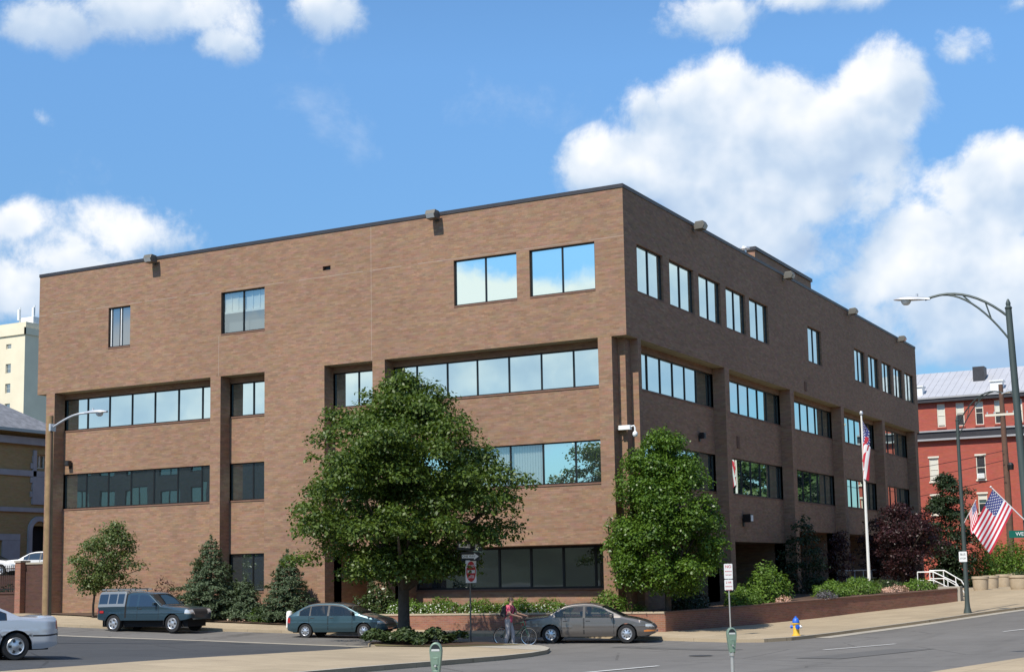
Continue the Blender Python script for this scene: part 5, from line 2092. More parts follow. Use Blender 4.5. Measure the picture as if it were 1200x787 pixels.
def meter(label, x, y, z_top, rz):
    zt = z_top
    gz = g(x, y) + KERB
    o = thing('parking_meter', label, 'parking meter', (x, y, gz), rz, 'parking meters on the near pavement')
    hh = .46
    base = zt - gz - hh
    b = MB()
    b.tube([(0, 0, -.3), (0, 0, base + .03)], .033, 12)
    b.build('post', M['meterpipe'], o, smooth=True)
    b = MB()
    b.lathe([(.05, base - .05), (.055, base + .02), (.050, base + .06)], n=14)
    b.build('collar', M['meterpipe'], o, smooth=True)
    b = MB()
    # tapering housing with a domed top, thick in the middle
    out = [(-.048, 0), (-.062, .10), (-.080, .24), (-.088, .33)] + [(.088 * math.cos(t), .345 + .112 * math.sin(t)) for t in np.linspace(math.pi, 0, 17)] + [(.088, .33), (.080, .24), (.062, .10), (.048, 0)]
    b.prism(out, lambda u, w: (u, -.052, base + w), lambda u, w: (u, .052, base + w))
    hd = b.build('housing', M['meter'], o, bevel=.014)
    for s in (-1, 1):
        b = MB()
        gl = [(.066 * math.cos(t), .345 + .086 * math.sin(t)) for t in np.linspace(math.pi, 0, 15)] + [(.066, .335), (-.066, .335)]
        b.prism(gl, lambda u, w: (u, s * .0535, base + w), lambda u, w: (u, s * .050, base + w))
        b.build('dial_window', M['carglass_dark'], hd)
        b = MB()
        b.prism([(-.060, .335), (.060, .335), (.056, .365), (-.056, .365)], lambda u, w: (u, s * .056, base + w), lambda u, w: (u, s * .052, base + w))
        b.build('dial_plate', M['meterface'], hd)
    b = MB()
    b.cbox((0, -.056, base + .20), (.072, .012, .10))
    b.cbox((.0, -.060, base + .235), (.035, .012, .006))
    b.build('coin_plate', M['meter'], hd, bevel=.004)
    b = MB()
    b.lathe([(.0, -.085), (.016, -.084), (.016, -.05)], (.0, 0, base + .135), 'Y', 12)
    b.build('knob', M['meterpipe'], hd)
    b = MB()
    b.cbox((0, -.052, base + .045), (.06, .014, .055))
    b.build('coin_door', M['meter'], hd, bevel=.004)
    return o


meter('green parking meter at the bottom edge in front of the maple bed', 13.08, -36.73, 1.77, R(22))
meter('green parking meter on a pale pipe at the bottom edge below the parking sign', 14.62, -29.02, 1.66, R(35))

# hydrant
hy = thing('fire_hydrant', 'yellow fire hydrant with a blue bonnet on the pavement', 'fire hydrant', (7.18, -1.45, g(7.18, -1.45) + KERB))
b = MB()
b.lathe([(.17, -.05), (.17, .03), (.125, .045), (.115, .10), (.112, .40), (.15, .43), (.15, .46), (.112, .47)], n=20)
b.build('barrel', M['hyd_yellow'], hy, smooth=True)
b = MB()
b.lathe([(.118, .471), (.135, .485), (.13, .53), (.11, .60), (.07, .655), (.035, .675), (.035, .72), (0, .722)], n=20)
b.build('bonnet', M['hyd_blue'], hy, smooth=True)
for ang, m_, r_ in ((0, 'sign_white', .055), (180, 'hyd_blue', .055), (-55, 'hyd_blue', .075)):
    b = MB()
    b.lathe([(r_ * .9, .09), (r_ * .9, .155), (r_ * 1.15, .16), (r_ * 1.15, .20), (.02, .205), (.02, .235), (0, .236)], (0, 0, .33), 'X', 14, 0, R(ang))
    b.build('nozzle', M[m_], hy, smooth=True)


def street_lamp(label, base, H, adir, L, rise, pole_mat, lean=(0, 0), r0=.11):
    """tapered pole with a finial and a two-bar truss arm carrying a cobra head"""
    o = thing('street_lamp', label, 'street lamp', base)
    T_ = lambda z: (lean[0] * z, lean[1] * z, z)
    b = MB()
    b.tube([T_(z) for z in (-.2, 0, .25, .5, H)], [r0 * 1.9, r0 * 1.9, r0 * 1.25, r0 * 1.05, r0 * .72], 14)
    b.build('pole', pole_mat, o, smooth=True)
    b = MB()
    t = T_(H)
    b.lathe([(.07, 0), (.09, .05), (.05, .10), (.06, .16), (.02, .26), (0, .27)], t, n=12)
    b.build('finial', pole_mat, o, smooth=True)
    d = Vector((adir[0], adir[1], 0)).normalized()
    b = MB()
    up, lo = Vector(T_(H - .18)), Vector(T_(H - .78))
    top = [up + d * (L * k) + Vector((0, 0, rise * 1.55 * (1 - (1 - k) ** 2.0) - rise * .55 * k * k)) for k in np.linspace(0, 1, 12)]
    low = [lo + d * (L * .80 * k) + Vector((0, 0, (top[9].z - lo.z) * (1 - (1 - k) ** 1.9))) for k in np.linspace(0, 1, 12)]
    b.tube(top, .030, 8)
    b.tube(low, .024, 8)
    for k in (3, 6):
        b.tube([low[k], top[k]], .02, 6)
    b.build('arm', pole_mat, o, smooth=True)
    h = thing_child('lamp_head', o, top[-1], math.atan2(d.y, d.x), rise / L * .25)
    return o


def thing_child(name, parent, loc, az, tilt):
    """cobra-head luminaire: shell with its lens as a child"""
    b = MB()
    prof = [(-.12, .05, .05, 0), (.02, .07, .07, 0), (.14, .11, .085, 0), (.32, .155, .10, 0), (.5, .165, .095, 0), (.66, .13, .07, 0), (.76, .06, .035, 0)]
    n = 14
    k0 = len(b.v)
    for x, w, h, _ in prof:
        for j in range(n):
            a = math.pi * j / (n - 1)
            b.v.append((x, w * math.cos(a), h * math.sin(a)))
    for i in range(len(prof) - 1):
        for j in range(n - 1):
            q = k0 + i * n + j
            b.f.append((q, q + 1, q + n + 1, q + n))
            b.m.append(0)
    b.f.append(tuple(k0 + j for j in range(n)))
    b.m.append(0)
    for i in range(len(prof) - 1):
        b.f.append((k0 + i * n, k0 + (i + 1) * n, k0 + (i + 1) * n + n - 1, k0 + i * n + n - 1))
        b.m.append(0)
    b.lathe([(.03, .09), (.03, .15), (0, .16)], (.2, 0, 0), n=8)
    s = b.build(name, M['lamp_shell'], parent, smooth=True)
    s.location = loc
    s.rotation_euler = (0, -tilt, az)
    b = MB()
    n = 16
    b.lathe([(.0, -.13), (.06, -.12), (.10, -.085), (.125, -.03), (.13, .01)], (.46, 0, -.005), n=n)
    b.build('lens', M['lens'], s, smooth=True)
    return s


big = street_lamp('tall green street lamp with a truss arm at the right edge', (18.25, -18.15, g(18.25, -18.15) + KERB), 8.35, (-1, -.05), 1.95, .62, M['green_pole'], (-.024, -.012), .105)
small = street_lamp('thinner green street lamp with a small white sign, right of the white handrails', (10.68, 12.6, g(10.68, 12.6) + KERB), 8.6, (.88, -.45), 2.6, 1.15, M['green_pole'], (0, 0), .10)
sp = plate('sign_plate', .34, .46, M['sign_white'], small, (-.05, -.13, 2.5), R(12))
lettering('BUS', .13, M['sign_black'], sp, (0, -.004, .10))
lettering('STOP', .10, M['sign_black'], sp, (0, -.004, -.08))

# street name blade and turn signs on the big lamp
st = thing('street_sign', 'green street name blade over a white and red sign at the right edge', 'sign', (18.2, -18.2, 3.2))
p_ = plate('sign_blade', .86, .17, M['sign_green'], st, (-.02, -.14, .20), R(28), 0, .02)
lettering('WEST 4TH', .125, M['sign_white'], p_, (.02, -.004, 0))
p_ = plate('sign_plate', .44, .16, M['sign_black'], st, (.16, -.13, .02), R(28), 0, .01)
lettering('ONE WAY', .085, M['sign_white'], p_, (0, -.004, 0))
p_ = plate('sign_plate', .44, .13, M['sign_black'], st, (.16, -.13, -.135), R(28), 0, .01)
lettering('PARKING', .085, M['sign_red'], p_, (0, -.004, 0))
b = MB()
b.tube([(0, 0, .22), (-.08, -.14, .22)], .02, 8)
b.tube([(0, 0, -.1), (.06, -.14, -.1)], .02, 8)
b.build('bracket', M['fix_brown'], st)


def flag(name, label, base, staff, W_, H_, fmap, staff_r=.012, group=None, staff_mat='white'):
    """stars and stripes cloth on its staff; fmap takes (fly 0-1, hoist 0-1) to a local point"""
    o = thing(name, label, 'flag', base, 0, group)
    if staff:
        b = MB()
        b.tube(staff, staff_r, 8)
        b.lathe([(0, -.03), (.03, 0), (0, .03)], staff[-1], n=10)
        b.build('staff', M[staff_mat], o, smooth=True)
    nx, ny = 44, 39
    b = MB()
    P = lambda s, t: Vector(fmap(s, t))
    for j in range(ny):
        stripe_ = int(j * 13 / ny)
        for i in range(nx):
            s0, s1, t0, t1 = i / nx, (i + 1) / nx, 1 - j / ny, 1 - (j + 1) / ny
            mi = 2 if (s1 <= .4001 and stripe_ < 7) else (0 if stripe_ % 2 == 0 else 1)
            b.face([P(s0, t0), P(s1, t0), P(s1, t1), P(s0, t1)], mi)
    def star(cs, ct, r):
        c = P(cs, ct)
        n = (P(cs + .01, ct) - c).cross(P(cs, ct + .01) - c).normalized()
        for sg in (-1, 1):
            pts = []
            for k in range(10):
                a = math.pi / 2 + k * math.pi / 5
                q = r if k % 2 == 0 else r * .42
                pts.append(P(cs + q * math.cos(a) * H_ / W_, ct + q * math.sin(a)) + n * .003 * sg)
            b.face(pts, 1)
    for r_ in range(9):
        for k in range(6 if r_ % 2 == 0 else 5):
            star((.4 / 12) * (1 + 2 * k + (r_ % 2)), 1 - (7 / 13) * (r_ + 1) / 10, .030)
    c = b.build('cloth', [M['flag_red'], M['flag_white'], M['flag_blue']], o, smooth=True)
    return o


# flag on the angled staff of the big lamp
fa, fb = Vector((18.12, -18.3, 3.74)), Vector((17.48, -18.72, 4.52))
sd_ = (fa - fb)


def big_flag(s, t):
    # hoist runs along the staff from the tip (t = 1) downwards; the fly hangs down and to the left
    h = fb + sd_ * (.06 + (1 - t) * .62) - fa
    drop = Vector((-.42, -.12, -.86)).normalized() * (1.18 * s)
    sway = Vector((.10, -.75, .0)).normalized() * (.055 * math.sin(s * 5.2 + t * 4.5) * (.25 + s)) + Vector((-.05 * s * s * (1 - t), 0, .10 * s * s * t))
    return h + drop + sway


flag('flag', 'large stars and stripes flag hanging from an angled staff at the right edge', fa, [Vector((0, 0, 0)), fb - fa], 1.2, .68, big_flag, .014, 'flags on the lamp posts')
ga = Vector((10.68, 12.6, g(10.68, 12.6) + KERB + 3.9))


def small_flag(s, t):
    h = Vector((.32, -.19, .50)) + Vector((.38, -.23, .58)) * (t * .95)
    return h + Vector((.10, -.1, -.95)).normalized() * (.95 * s) + Vector((.35, .6, 0)) * (.09 * math.sin(s * 6 + t * 5) * s)


flag('flag', 'small flag half hidden behind the large one, on the thinner street lamp', ga, [Vector((0, 0, 0)), Vector((.70, -.42, 1.08))], 1.3, .8, small_flag, .016, 'flags on the lamp posts')

# flagpole with a limp flag
fp = thing('flagpole', 'tall white flagpole in the side planter', 'flagpole', (3.0, 25.4, 1.1))
b = MB()
b.tube([(0, 0, 0), (0, 0, 4), (0, 0, 10.0)], [.085, .075, .045], 14)
b.build('pole', M['white'], fp, smooth=True)
b = MB()
b.lathe([(0, 9.98), (.09, 10.03), (.11, 10.12), (.07, 10.21), (0, 10.23)], n=14)
b.build('ball', M['lamp_shell'], fp, smooth=True)
b = MB()
b.lathe([(.20, -.1), (.20, .06), (.10, .12)], n=14)
b.build('base_collar', M['lamp_shell'], fp, smooth=True)
b = MB()
b.tube([(.085, -.03, .9), (.085, -.03, 1.2), (.06, -.03, 9.7)], .006, 5)
b.build('halyard', M['white'], fp)


def limp(s, t):
    z = -.10 - (1 - t) * (.95 + .15 * s) - s * 2.25
    w = min(1, s * 4) * (1 - .25 * s)
    x = .05 + w * (.20 + .18 * math.sin(t * 15 + s * 2.0)) - .12 * s
    y = -.04 + w * (.13 * math.cos(t * 15 + s * 1.2) + .04 * math.sin(s * 9))
    return (x, x * .35 + y, z)


flag('flag', 'limp stars and stripes flag hanging against the white flagpole', (3.03, 25.37, 10.85), None, 2.4, 1.5, limp)

# wooden poles


def wood_lamp():
    o = thing('utility_pole', 'brown wooden pole with a curved lamp arm at the left behind the silver white sedan', 'utility pole', (-12.75, -19.15, g(-12.75, -19.15)))
    H = 8.22 - o.location.z
    b = MB()
    b.tube([(0, 0, -.3), (0, 0, H * .5), (-.03, 0, H)], [.150, .13, .11], 14)
    b.build('pole', M['wood_pole'], o, smooth=True)
    b = MB()
    b.tube([(.13, -.08, .4), (.115, -.08, H - .3)], .02, 6)
    b.build('conduit', M['wood_dark'], o)
    b = MB()
    pts = [Vector((.1, -.02, H - .40)) + Vector((1.38 * k, .22 * k, .42 * math.sin(k * 1.75))) for k in np.linspace(0, 1, 12)]
    b.tube(pts, .035, 8)
    b.cbox((.10, -.02, H - .40), (.08, .24, .24))
    b.build('arm', M['lamp_shell'], o, smooth=True)
    thing_child('lamp_head', o, pts[-1], math.atan2(.22, 1.38), 0)


wood_lamp()
wp = thing('utility_pole', 'brown wooden utility pole with a white crossarm before the red building', 'utility pole', (5.62, 55.4, g(5.6, 55.4)))
b = MB()
b.tube([(-.0, 0, -.3), (.03, 0, 7), (.06, -.6, 14.6)], [.27, .23, .16], 12)
b.build('pole', M['wood_dark'], wp, smooth=True)
b = MB()
b.box((-1.15, -.62, 12.3), (1.0, -.50, 12.46))
b.build('crossarm', M['window_white'], wp)
b = MB()
for x in (-1.0, -.5, .4, .85):
    b.lathe([(.03, 12.46), (.06, 12.52), (.05, 12.6), (0, 12.63)], (x, -.56, 0), n=8)
b.build('insulator', M['lamp_shell'], wp)
b = MB()
b.lathe([(.12, 8.4), (.22, 8.35), (.24, 8.7), (.16, 8.85), (0, 8.9)], (.35, -.2, 0), n=12)
b.build('lamp', M['black'], wp)
wires = [((5.6, 54.8, 10.9), (-26, 74.4, 11.5), 'upper'), ((5.6, 54.8, 10.2), (-26, 74.4, 10.2), 'middle'), ((5.6, 54.8, 9.0), (-26, 74.4, 8.2), 'lowest')]
for p, q, w_ in wires:
    b = MB()
    p, q = Vector(p), Vector(q)
    b.tube([p.lerp(q, k) - Vector((0, 0, 1.1 * (1 - (2 * k - 1) ** 2))) for k in np.linspace(0, 1, 20)], .022, 5)
    o = b.build('overhead_wire', M['black'])
    tag(o, 'thin black wire sagging across the red building, %s of the three' % w_, 'wire', 'wires across the red building')
    o.location = (0, 0, 0)

# round concrete planters on the pavement, with clipped bushes behind
spots = [(7.2, 34.7, 'round concrete planter nearest the lamp post, first of the row'), (7.0, 39.2, 'round concrete planter second from the lamp post in the row'), (6.8, 44.8, 'round concrete planter third from the lamp post in the row'),
         (6.6, 50.3, 'round concrete planter standing farthest back in the row'), (9.6, 33.7, 'large round concrete planter at the right edge holding small plants')]
pr = None
for i, (x, y, lab) in enumerate(spots):
    if pr is None:
        pr = thing('planter', lab, 'planter', (x, y, 0), 0, 'round concrete planters on the pavement')
        b = MB()
        b.lathe([(.36, -.15), (.40, 0), (.43, .10), (.46, .62), (.50, .66), (.50, .80), (.44, .80), (.43, .70), (0, .69)], n=26)
        b.build('bowl', M['planter_conc'], pr, smooth=True)
        b = MB()
        b.lathe([(.425, .72), (.2, .76), (0, .77)], n=20)
        b.build('soil', M['mulch'], pr)
        o = pr
    else:
        o = copy_tree(pr)
    o['label'] = lab
    s = 1.28 if i == 4 else 1.0
    o.scale = (s, s, 1.0)
    o.location = (x, y, g(x, y) + KERB)
for i, (x, y, h, lab) in enumerate([(5.0, 47.6, 2.7, 'clipped green bush behind the first round planter'), (5.6, 50.6, 2.75, 'clipped green bush behind the second round planter'),
                                    (6.1, 53.4, 2.8, 'clipped green bush behind the third round planter'), (7.6, 50.6, 2.7, 'clipped green bush at the right edge behind the large round planter')]):
    shrub('clipped_bush', lab, (x, y, g(x, y) + KERB), 1.25, 1.2, h, .17, 'leaf_hedge', 420, 70 + i, 'clipped bushes behind the planters')
shrub('planter_plant', 'small plants growing in the large round planter at the right edge', (9.6, 33.7, g(9.6, 33.7) + KERB + .72), .5, .5, .32, .12, 'leaf_rhodo', 500, 80)
tp = thing('sign_post', 'tan post by the round planters at the right edge', 'post', (9.9, 38.0, g(9.9, 38.0) + KERB))
b = MB()
b.box((-.09, -.09, -.2), (.09, .09, 2.5))
b.build('shaft', M['cream'], tp, bevel=.01)
b = MB()
b.box((-.12, -.12, 2.502), (.12, .12, 2.58))
b.build('cap', M['cream'], tp)
bb = thing('sky_block_building', 'added dark brick block outside the frame, holding sky light off the shaded side', 'building', (34, 14, 0))  # unseen building added to block low sky light from the right-hand wall
b = MB()
PB = lambda a, d, z: (d, a, z)
hs = [(-30 + 4 * i, -28.2 + 4 * i, 2.5 + 3.8 * k, 4.8 + 3.8 * k) for i in range(15) for k in range(4)]
cut_wall(b, PB, -32, 30, -1, 17.5, 0, hs, .2)
b.box((.25, -32, -1), (14, 30, 17.4))
b.build('wall', M['brick_dark'], bb)
for h in hs[::1]:
    window(bb, PB, *h, .1, [(h[0] + h[1]) / 2], M['glass_dark'], fw=.1, sill=False)
# ---------------------------------------------------------------- people


def skin_figure(name, J, edges, mat_, parent, sub=2, root=0):
    """one continuous body grown over joined bones: J = {joint: (x, y, z, radius)}"""
    keys = list(J)
    me = bpy.data.meshes.new(name)
    me.from_pydata([J[k][:3] for k in keys], [(keys.index(a), keys.index(b)) for a, b in edges], [])
    o = bpy.data.objects.new(name, me)
    col.objects.link(o)
    md = o.modifiers.new('skin', 'SKIN')
    md.use_smooth_shade = True
    sv = me.skin_vertices[0].data if me.skin_vertices else None
    if sv is None:
        bpy.context.view_layer.objects.active = o
        bm = bmesh.new()
        bm.from_mesh(me)
        bm.verts.layers.skin.verify()
        bm.to_mesh(me)
        bm.free()
        sv = me.skin_vertices[0].data
    for i, k in enumerate(keys):
        r = J[k][3]
        sv[i].radius = r if isinstance(r, tuple) else (r, r)
        sv[i].use_root = (i == root)
    o.modifiers.new('sub', 'SUBSURF').levels = sub
    o.modifiers['sub'].render_levels = sub
    bpy.context.view_layer.update()
    me2 = bpy.data.meshes.new_from_object(o.evaluated_get(bpy.context.evaluated_depsgraph_get()))
    o.modifiers.clear()
    o.data = me2
    me2.name = name
    me2.materials.clear()
    me2.materials.append(mat_)
    me2.polygons.foreach_set('use_smooth', [True] * len(me2.polygons))
    bpy.data.meshes.remove(me)
    o.parent = parent
    return o


def blob(name, c, r, m, parent, n=14):
    b = MB()
    b.lathe([(max(1e-5, math.sin(math.pi * k / 10)) * r[0], -math.cos(math.pi * k / 10) * r[2]) for k in range(11)], (0, 0, 0), n=n)
    b.v = [(x + c[0], y * r[1] / r[0] + c[1], z + c[2]) for x, y, z in b.v]
    return b.build(name, m, parent, smooth=True)


def fingers(J, E, wrist, d, side, pre, curl=1.0):
    """palm and five bent digits closing round a bar; d is the pointing direction"""
    w = Vector(wrist)
    d = Vector(d).normalized()
    across = Vector((0, 1, 0))
    down = d.cross(across).normalized()
    if down.z > 0:
        down = -down
    palm = w + d * .075
    J[pre + 'palm'] = (*palm, .022)
    E.append((pre + 'wr', pre + 'palm'))
    for i, (off, L) in enumerate(((-.033, .030), (-.011, .036), (.011, .034), (.033, .027))):
        a = palm + across * off + d * .030
        b_ = a + d * L * .9 + down * L * .5
        c_ = b_ + down * L * 1.0 - d * L * .35
        for q, p in enumerate((a, b_, c_)):
            J['%sf%d%d' % (pre, i, q)] = (*p, .0095 - q * .001)
        E += [(pre + 'palm', '%sf%d0' % (pre, i)), ('%sf%d0' % (pre, i), '%sf%d1' % (pre, i)), ('%sf%d1' % (pre, i), '%sf%d2' % (pre, i))]
    t1 = w + d * .035 + across * (.040 * -side) + down * .012
    t2 = t1 + d * .040 + down * .022 + across * (.006 * side)
    J[pre + 't0'] = (*t1, .011)
    J[pre + 't1'] = (*t2, .009)
    E += [(pre + 'wr', pre + 't0'), (pre + 't0', pre + 't1')]


def head_bits(o, c, hair=True):
    """eyes, mouth, ears and hair on a head centred at c, facing +x"""
    for s in (-1, 1):
        blob('eye', (c[0] + .082, c[1] + s * .031, c[2] + .012), (.009, .012, .009), M['trim'], o)
        blob('ear', (c[0] - .002, c[1] + s * .080, c[2]), (.018, .010, .030), M['skin'], o)
    blob('mouth', (c[0] + .083, c[1], c[2] - .052), (.008, .024, .006), M['sign_red'], o)
    blob('nose', (c[0] + .096, c[1], c[2] - .014), (.013, .012, .022), M['skin'], o)
    if hair:
        b = MB()
        n = 18
        for k in range(9):
            th = math.pi * .60 * k / 8
            for j in range(n):
                a = 2 * math.pi * j / n
                fr = math.cos(a)
                t2 = th * (1.0 - .30 * max(0, fr))
                b.v.append((c[0] - .012 + .098 * math.sin(t2) * math.cos(a), c[1] + .088 * math.sin(t2) * math.sin(a), c[2] + .022 + .112 * math.cos(t2)))
        for k in range(8):
            for j in range(n):
                p, q = k * n + j, k * n + (j + 1) % n
                b.f.append((p, q, q + n, p + n))
                b.m.append(0)
        b.build('hair', M['hair'], o, smooth=True)


def cyclist():
    x, y = -1.10, -8.62
    gz = g(x, y) + .012
    o = thing('person', 'person in a pink shirt and grey trousers wearing a backpack, walking a bicycle', 'person', (x, y, gz), R(6))
    J = {'pel': (0, 0, .93, (.135, .10)), 'sp': (.03, 0, 1.10, (.125, .095)), 'ch': (.075, 0, 1.30, (.15, .105)), 'nk0': (.085, 0, 1.43, (.075, .065)), 'nk': (.105, 0, 1.49, .052), 'hd0': (.12, 0, 1.545, (.068, .075)), 'hd1': (.125, 0, 1.62, (.076, .088)), 'hd2': (.115, 0, 1.685, (.055, .06))}
    E = [('pel', 'sp'), ('sp', 'ch'), ('ch', 'nk0'), ('nk0', 'nk'), ('nk', 'hd0'), ('hd0', 'hd1'), ('hd1', 'hd2')]
    for s, n_, el, wr in ((1, 'l', (.25, .27, 1.14), (.43, .50, 1.07)), (-1, 'r', (.17, -.25, 1.13), (.41, -.02, 1.05))):
        J[n_ + 'sh'] = (.075, s * .175, 1.385, .058)
        J[n_ + 'el'] = (*el, .043)
        J[n_ + 'wr'] = (*wr, .028)
        E += [('nk0', n_ + 'sh'), (n_ + 'sh', n_ + 'el'), (n_ + 'el', n_ + 'wr')]
        fingers(J, E, wr, Vector(wr) - Vector(el), s, n_)
    legs = {'l': ((0.0, .085, .86), (.12, .09, .49), (.13, .09, .09), (.28, .10, .045)), 'r': ((0.0, -.085, .86), (.02, -.09, .48), (-.09, -.09, .095), (.06, -.10, .045))}
    for n_, (h, k, a, t) in legs.items():
        J[n_ + 'hp'] = (*h, .088)
        J[n_ + 'kn'] = (*k, .060)
        J[n_ + 'an'] = (*a, .040)
        J[n_ + 'to'] = (*t, .034)
        E += [('pel', n_ + 'hp'), (n_ + 'hp', n_ + 'kn'), (n_ + 'kn', n_ + 'an'), (n_ + 'an', n_ + 'to')]
    skin_figure('body', J, E, M['skin'], o)
    head_bits(o, (.12, 0, 1.60))
    T_ = {'hem': (0, 0, .80, (.168, .135)), 'pel': (0, 0, .92, (.162, .128)), 'sp': (.03, 0, 1.10, (.150, .118)), 'ch': (.072, 0, 1.30, (.172, .128)), 'nk': (.085, 0, 1.42, (.095, .085))}
    Et = [('hem', 'pel'), ('pel', 'sp'), ('sp', 'ch'), ('ch', 'nk')]
    for n_ in 'lr':
        sh, el = Vector(J[n_ + 'sh'][:3]), Vector(J[n_ + 'el'][:3])
        T_[n_ + 's'] = (*sh, .078)
        T_[n_ + 'e'] = (*sh.lerp(el, .72), .066)
        Et += [('nk', n_ + 's'), (n_ + 's', n_ + 'e')]
    skin_figure('shirt', T_, Et, M['shirt'], o)
    P_ = {'w': (0, 0, 1.03, (.145, .112)), 'pel': (0, 0, .90, (.160, .125))}
    Ep = [('w', 'pel')]
    for n_, (h, k, a, t) in legs.items():
        P_[n_ + 'h'] = (h[0], h[1] * 1.05, h[2] - .03, .108)
        P_[n_ + 'k'] = (*k, .086)
        P_[n_ + 'a'] = (a[0], a[1], a[2] - .005, .074)
        Ep += [('pel', n_ + 'h'), (n_ + 'h', n_ + 'k'), (n_ + 'k', n_ + 'a')]
    skin_figure('trousers', P_, Ep, M['trousers'], o)
    for n_, (h, k, a, t) in legs.items():
        S_ = {'h': (a[0] - .07, a[1], .055, .060), 'm': (a[0] + .05, a[1], .060, (.060, .062)), 't': (t[0] + .05, t[1], .045, (.055, .044))}
        skin_figure('shoe', S_, [('h', 'm'), ('m', 't')], M['shoe'], o)
    bp = thing('backpack', 'black backpack worn by the person with the bicycle', 'backpack', (x, y, gz), R(6))
    b = MB()
    out = [(-.06, 1.02), (-.20, 1.03), (-.235, 1.14), (-.215, 1.32), (-.14, 1.43), (-.045, 1.44)]
    b.prism(out, lambda u, w: (u, -.15, w), lambda u, w: (u, .15, w))
    b.build('bag', M['pack'], bp, bevel=.03)
    b = MB()
    b.prism([(-.22, 1.06), (-.275, 1.08), (-.275, 1.20), (-.22, 1.24)], lambda u, w: (u, -.11, w), lambda u, w: (u, .11, w))
    b.build('pocket', M['pack'], bp, bevel=.015)
    for s in (-1, 1):
        b = MB()
        b.tube([(-.07, s * .10, 1.42), (.06, s * .115, 1.475), (.19, s * .12, 1.40), (.215, s * .13, 1.26), (.10, s * .165, 1.10), (-.06, s * .13, 1.06)], .018, 6)
        b.build('strap', M['pack'], bp, smooth=True)


cyclist()


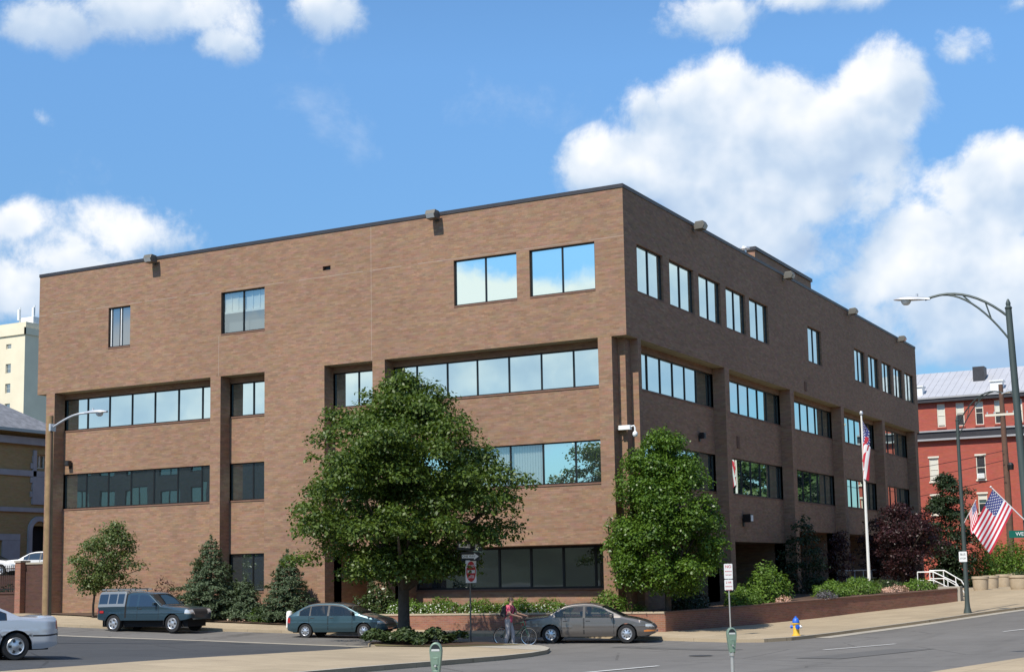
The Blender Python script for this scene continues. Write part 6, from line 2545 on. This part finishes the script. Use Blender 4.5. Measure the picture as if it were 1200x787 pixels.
def bicycle():
    x, y = -1.03, -8.30
    o = thing('bicycle', 'dark green bicycle wheeled along beside the person in pink', 'bicycle', (x, y, g(x, y) + .012), R(6))
    RW = .335
    hubs = ((-.50, 'rear'), (.545, 'front'))
    for hx, _ in hubs:
        b = MB()
        n, k = 40, 8
        for i in range(n):
            a = 2 * math.pi * i / n
            for j in range(k):
                c = 2 * math.pi * j / k
                r_ = RW - .020 + .020 * math.cos(c)
                b.v.append((hx + r_ * math.cos(a), .020 * math.sin(c), RW + r_ * math.sin(a)))
        for i in range(n):
            for j in range(k):
                b.f.append((i * k + j, ((i + 1) % n) * k + j, ((i + 1) % n) * k + (j + 1) % k, i * k + (j + 1) % k))
                b.m.append(0)
        w = b.build('wheel', M['rubber'], o, smooth=True)
        b = MB()
        for i in range(n):
            a0, a1 = 2 * math.pi * i / n, 2 * math.pi * (i + 1) / n
            q = []
            for a in (a0, a1):
                for r_, yy in ((RW - .040, -.011), (RW - .056, -.008), (RW - .056, .008), (RW - .040, .011)):
                    q.append((hx + r_ * math.cos(a), yy, RW + r_ * math.sin(a)))
            for j in range(4):
                b.face([q[j], q[4 + j], q[4 + (j + 1) % 4], q[(j + 1) % 4]])
        b.build('rim', M['chrome'], w, smooth=True)
        b = MB()
        for i in range(28):
            a = 2 * math.pi * i / 28
            s = (-1) ** i
            b.tube([(hx, s * .03, RW), (hx + (RW - .05) * math.cos(a), 0, RW + (RW - .05) * math.sin(a))], .0016, 4)
        b.tube([(hx, -.05, RW), (hx, .05, RW)], .02, 10)
        b.build('spokes', M['chrome'], w)
    bb, st, ht, hb = Vector((-.07, 0, .29)), Vector((-.20, 0, .80)), Vector((.36, 0, .84)), Vector((.40, 0, .70))
    b = MB()
    b.tube([bb, st], .016, 10)
    b.tube([st + (bb - st) * .12, ht], .015, 10)
    b.tube([bb, hb], .018, 10)
    b.tube([ht + Vector((-.01, 0, .04)), hb + Vector((.01, 0, -.04))], .021, 10)
    for s in (-1, 1):
        b.tube([bb + Vector((0, s * .03, 0)), (-.50, s * .06, RW)], .010, 8)
        b.tube([st + (bb - st) * .1 + Vector((0, s * .015, 0)), (-.50, s * .06, RW)], .009, 8)
    b.build('frame', M['bike_frame'], o, smooth=True)
    b = MB()
    for s in (-1, 1):
        b.tube([hb + Vector((.012, s * .04, -.03)), (.47, s * .05, .52), (.545, s * .055, RW)], [.014, .012, .009], 8)
    b.tube([hb + Vector((.012, -.05, -.03)), hb + Vector((.012, .05, -.03))], .014, 8)
    b.build('fork', M['bike_frame'], o, smooth=True)
    b = MB()
    b.tube([ht + Vector((-.01, 0, .03)), (.345, 0, .95), (.39, 0, .99)], .014, 8)
    b.tube([(.36, -.29, 1.02), (.37, -.12, 1.0), (.39, 0, .99), (.37, .12, 1.0), (.36, .29, 1.02)], .012, 8)
    hbar = b.build('handlebar', M['black'], o, smooth=True)
    for s in (-1, 1):
        b = MB()
        b.tube([(.362, s * .18, 1.012), (.358, s * .30, 1.022)], .017, 8)
        b.build('grip', M['rubber'], hbar, smooth=True)
        b = MB()
        b.tube([(.375, s * .17, 1.0), (.42, s * .19, .985), (.42, s * .27, .99)], .006, 6)
        b.build('brake_lever', M['chrome'], hbar)
    b = MB()
    b.tube([st, st + (st - bb).normalized() * .12], .013, 8)
    b.build('seat_post', M['chrome'], o)
    b = MB()
    b.prism([(.13, -.015), (.13, .015), (.02, .035), (-.08, .075), (-.13, .07), (-.13, -.07), (-.08, -.075), (.02, -.035)], lambda u, w: (-.235 + u, w, .915), lambda u, w: (-.235 + u * .95, w * .8, .965))
    b.build('saddle', M['black'], o, bevel=.012)
    b = MB()
    b.lathe([(.09, -.052), (.095, -.048), (.09, -.044)], bb, 'Y', 24)
    b.tube([bb + Vector((0, -.055, 0)), bb + Vector((.09, -.06, -.14))], .011, 6)
    b.tube([bb + Vector((0, .055, 0)), bb + Vector((-.09, .06, .14))], .011, 6)
    b.tube([bb + Vector((0, -.055, 0)), bb + Vector((0, .055, 0))], .02, 8)
    cr_ = b.build('crank', M['black'], o)
    for s, dx, dz in ((-1, .09, -.14), (1, -.09, .14)):
        b = MB()
        b.cbox(tuple(bb + Vector((dx, s * .11, dz))), (.09, .09, .022))
        b.build('pedal', M['black'], cr_)
    b = MB()
    b.lathe([(.045, -.045), (.05, -.04), (.045, -.035)], (-.50, 0, RW), 'Y', 18)
    b.tube([(-.50, -.042, RW + .047), (-.07, -.048, .29 + .092)], .006, 5)
    b.tube([(-.50, -.042, RW - .047), (-.07, -.048, .29 - .092)], .006, 5)
    b.build('chain', M['trim'], o)


bicycle()


def driver():
    """seated driver behind the wheel of the beige sedan"""
    m = sedan.matrix_basis if False else Matrix.Translation(sedan.location) @ Matrix.Rotation(AX(19), 4, 'Z')
    p = m @ Vector((.02, .36, 0))
    o = thing('person', 'person in dark clothing driving the beige sedan, one arm forward', 'person', tuple(p), AX(19))
    J = {'pel': (-.02, 0, .50, (.13, .11)), 'sp': (-.07, 0, .68, (.125, .10)), 'ch': (-.10, 0, .88, (.145, .105)), 'nk0': (-.09, 0, 1.0, (.07, .06)), 'nk': (-.075, 0, 1.06, .05), 'hd0': (-.06, 0, 1.11, (.066, .072)), 'hd1': (-.055, 0, 1.18, (.074, .085)), 'hd2': (-.06, 0, 1.235, (.052, .06))}
    E = [('pel', 'sp'), ('sp', 'ch'), ('ch', 'nk0'), ('nk0', 'nk'), ('nk', 'hd0'), ('hd0', 'hd1'), ('hd1', 'hd2')]
    for s, n_, el, wr in ((1, 'l', (.12, .24, .76), (.36, .14, .86)), (-1, 'r', (.12, -.24, .76), (.36, -.14, .86))):
        J[n_ + 'sh'] = (-.09, s * .17, .96, .056)
        J[n_ + 'el'] = (*el, .042)
        J[n_ + 'wr'] = (*wr, .028)
        E += [('nk0', n_ + 'sh'), (n_ + 'sh', n_ + 'el'), (n_ + 'el', n_ + 'wr')]
        fingers(J, E, wr, Vector(wr) - Vector(el), s, n_)
        J[n_ + 'hp'] = (.06, s * .09, .48, .085)
        J[n_ + 'kn'] = (.45, s * .11, .56, .06)
        J[n_ + 'an'] = (.72, s * .11, .26, .042)
        J[n_ + 'to'] = (.88, s * .11, .24, .034)
        E += [('pel', n_ + 'hp'), (n_ + 'hp', n_ + 'kn'), (n_ + 'kn', n_ + 'an'), (n_ + 'an', n_ + 'to')]
    skin_figure('body', J, E, M['skin'], o)
    head_bits(o, (-.06, 0, 1.165))
    T_ = {'pel': (-.02, 0, .52, (.15, .125)), 'sp': (-.07, 0, .68, (.148, .12)), 'ch': (-.10, 0, .88, (.168, .128)), 'nk': (-.09, 0, .985, (.092, .085))}
    Et = [('pel', 'sp'), ('sp', 'ch'), ('ch', 'nk')]
    for n_ in 'lr':
        T_[n_ + 's'] = (*J[n_ + 'sh'][:3], .076)
        T_[n_ + 'e'] = (*J[n_ + 'el'][:3], .060)
        Et += [('nk', n_ + 's'), (n_ + 's', n_ + 'e')]
    skin_figure('shirt', T_, Et, M['pack'], o)
    w = MB()
    w.lathe([(.17, -.012), (.188, 0), (.17, .012), (.165, 0), (.17, -.012)], (0, 0, 0), 'X', 24)
    so = w.build('steering_wheel', M['trim'], sedan, smooth=True)
    so.location = (.46, .36, .86)
    so.rotation_euler = (0, -.4, 0)


driver()
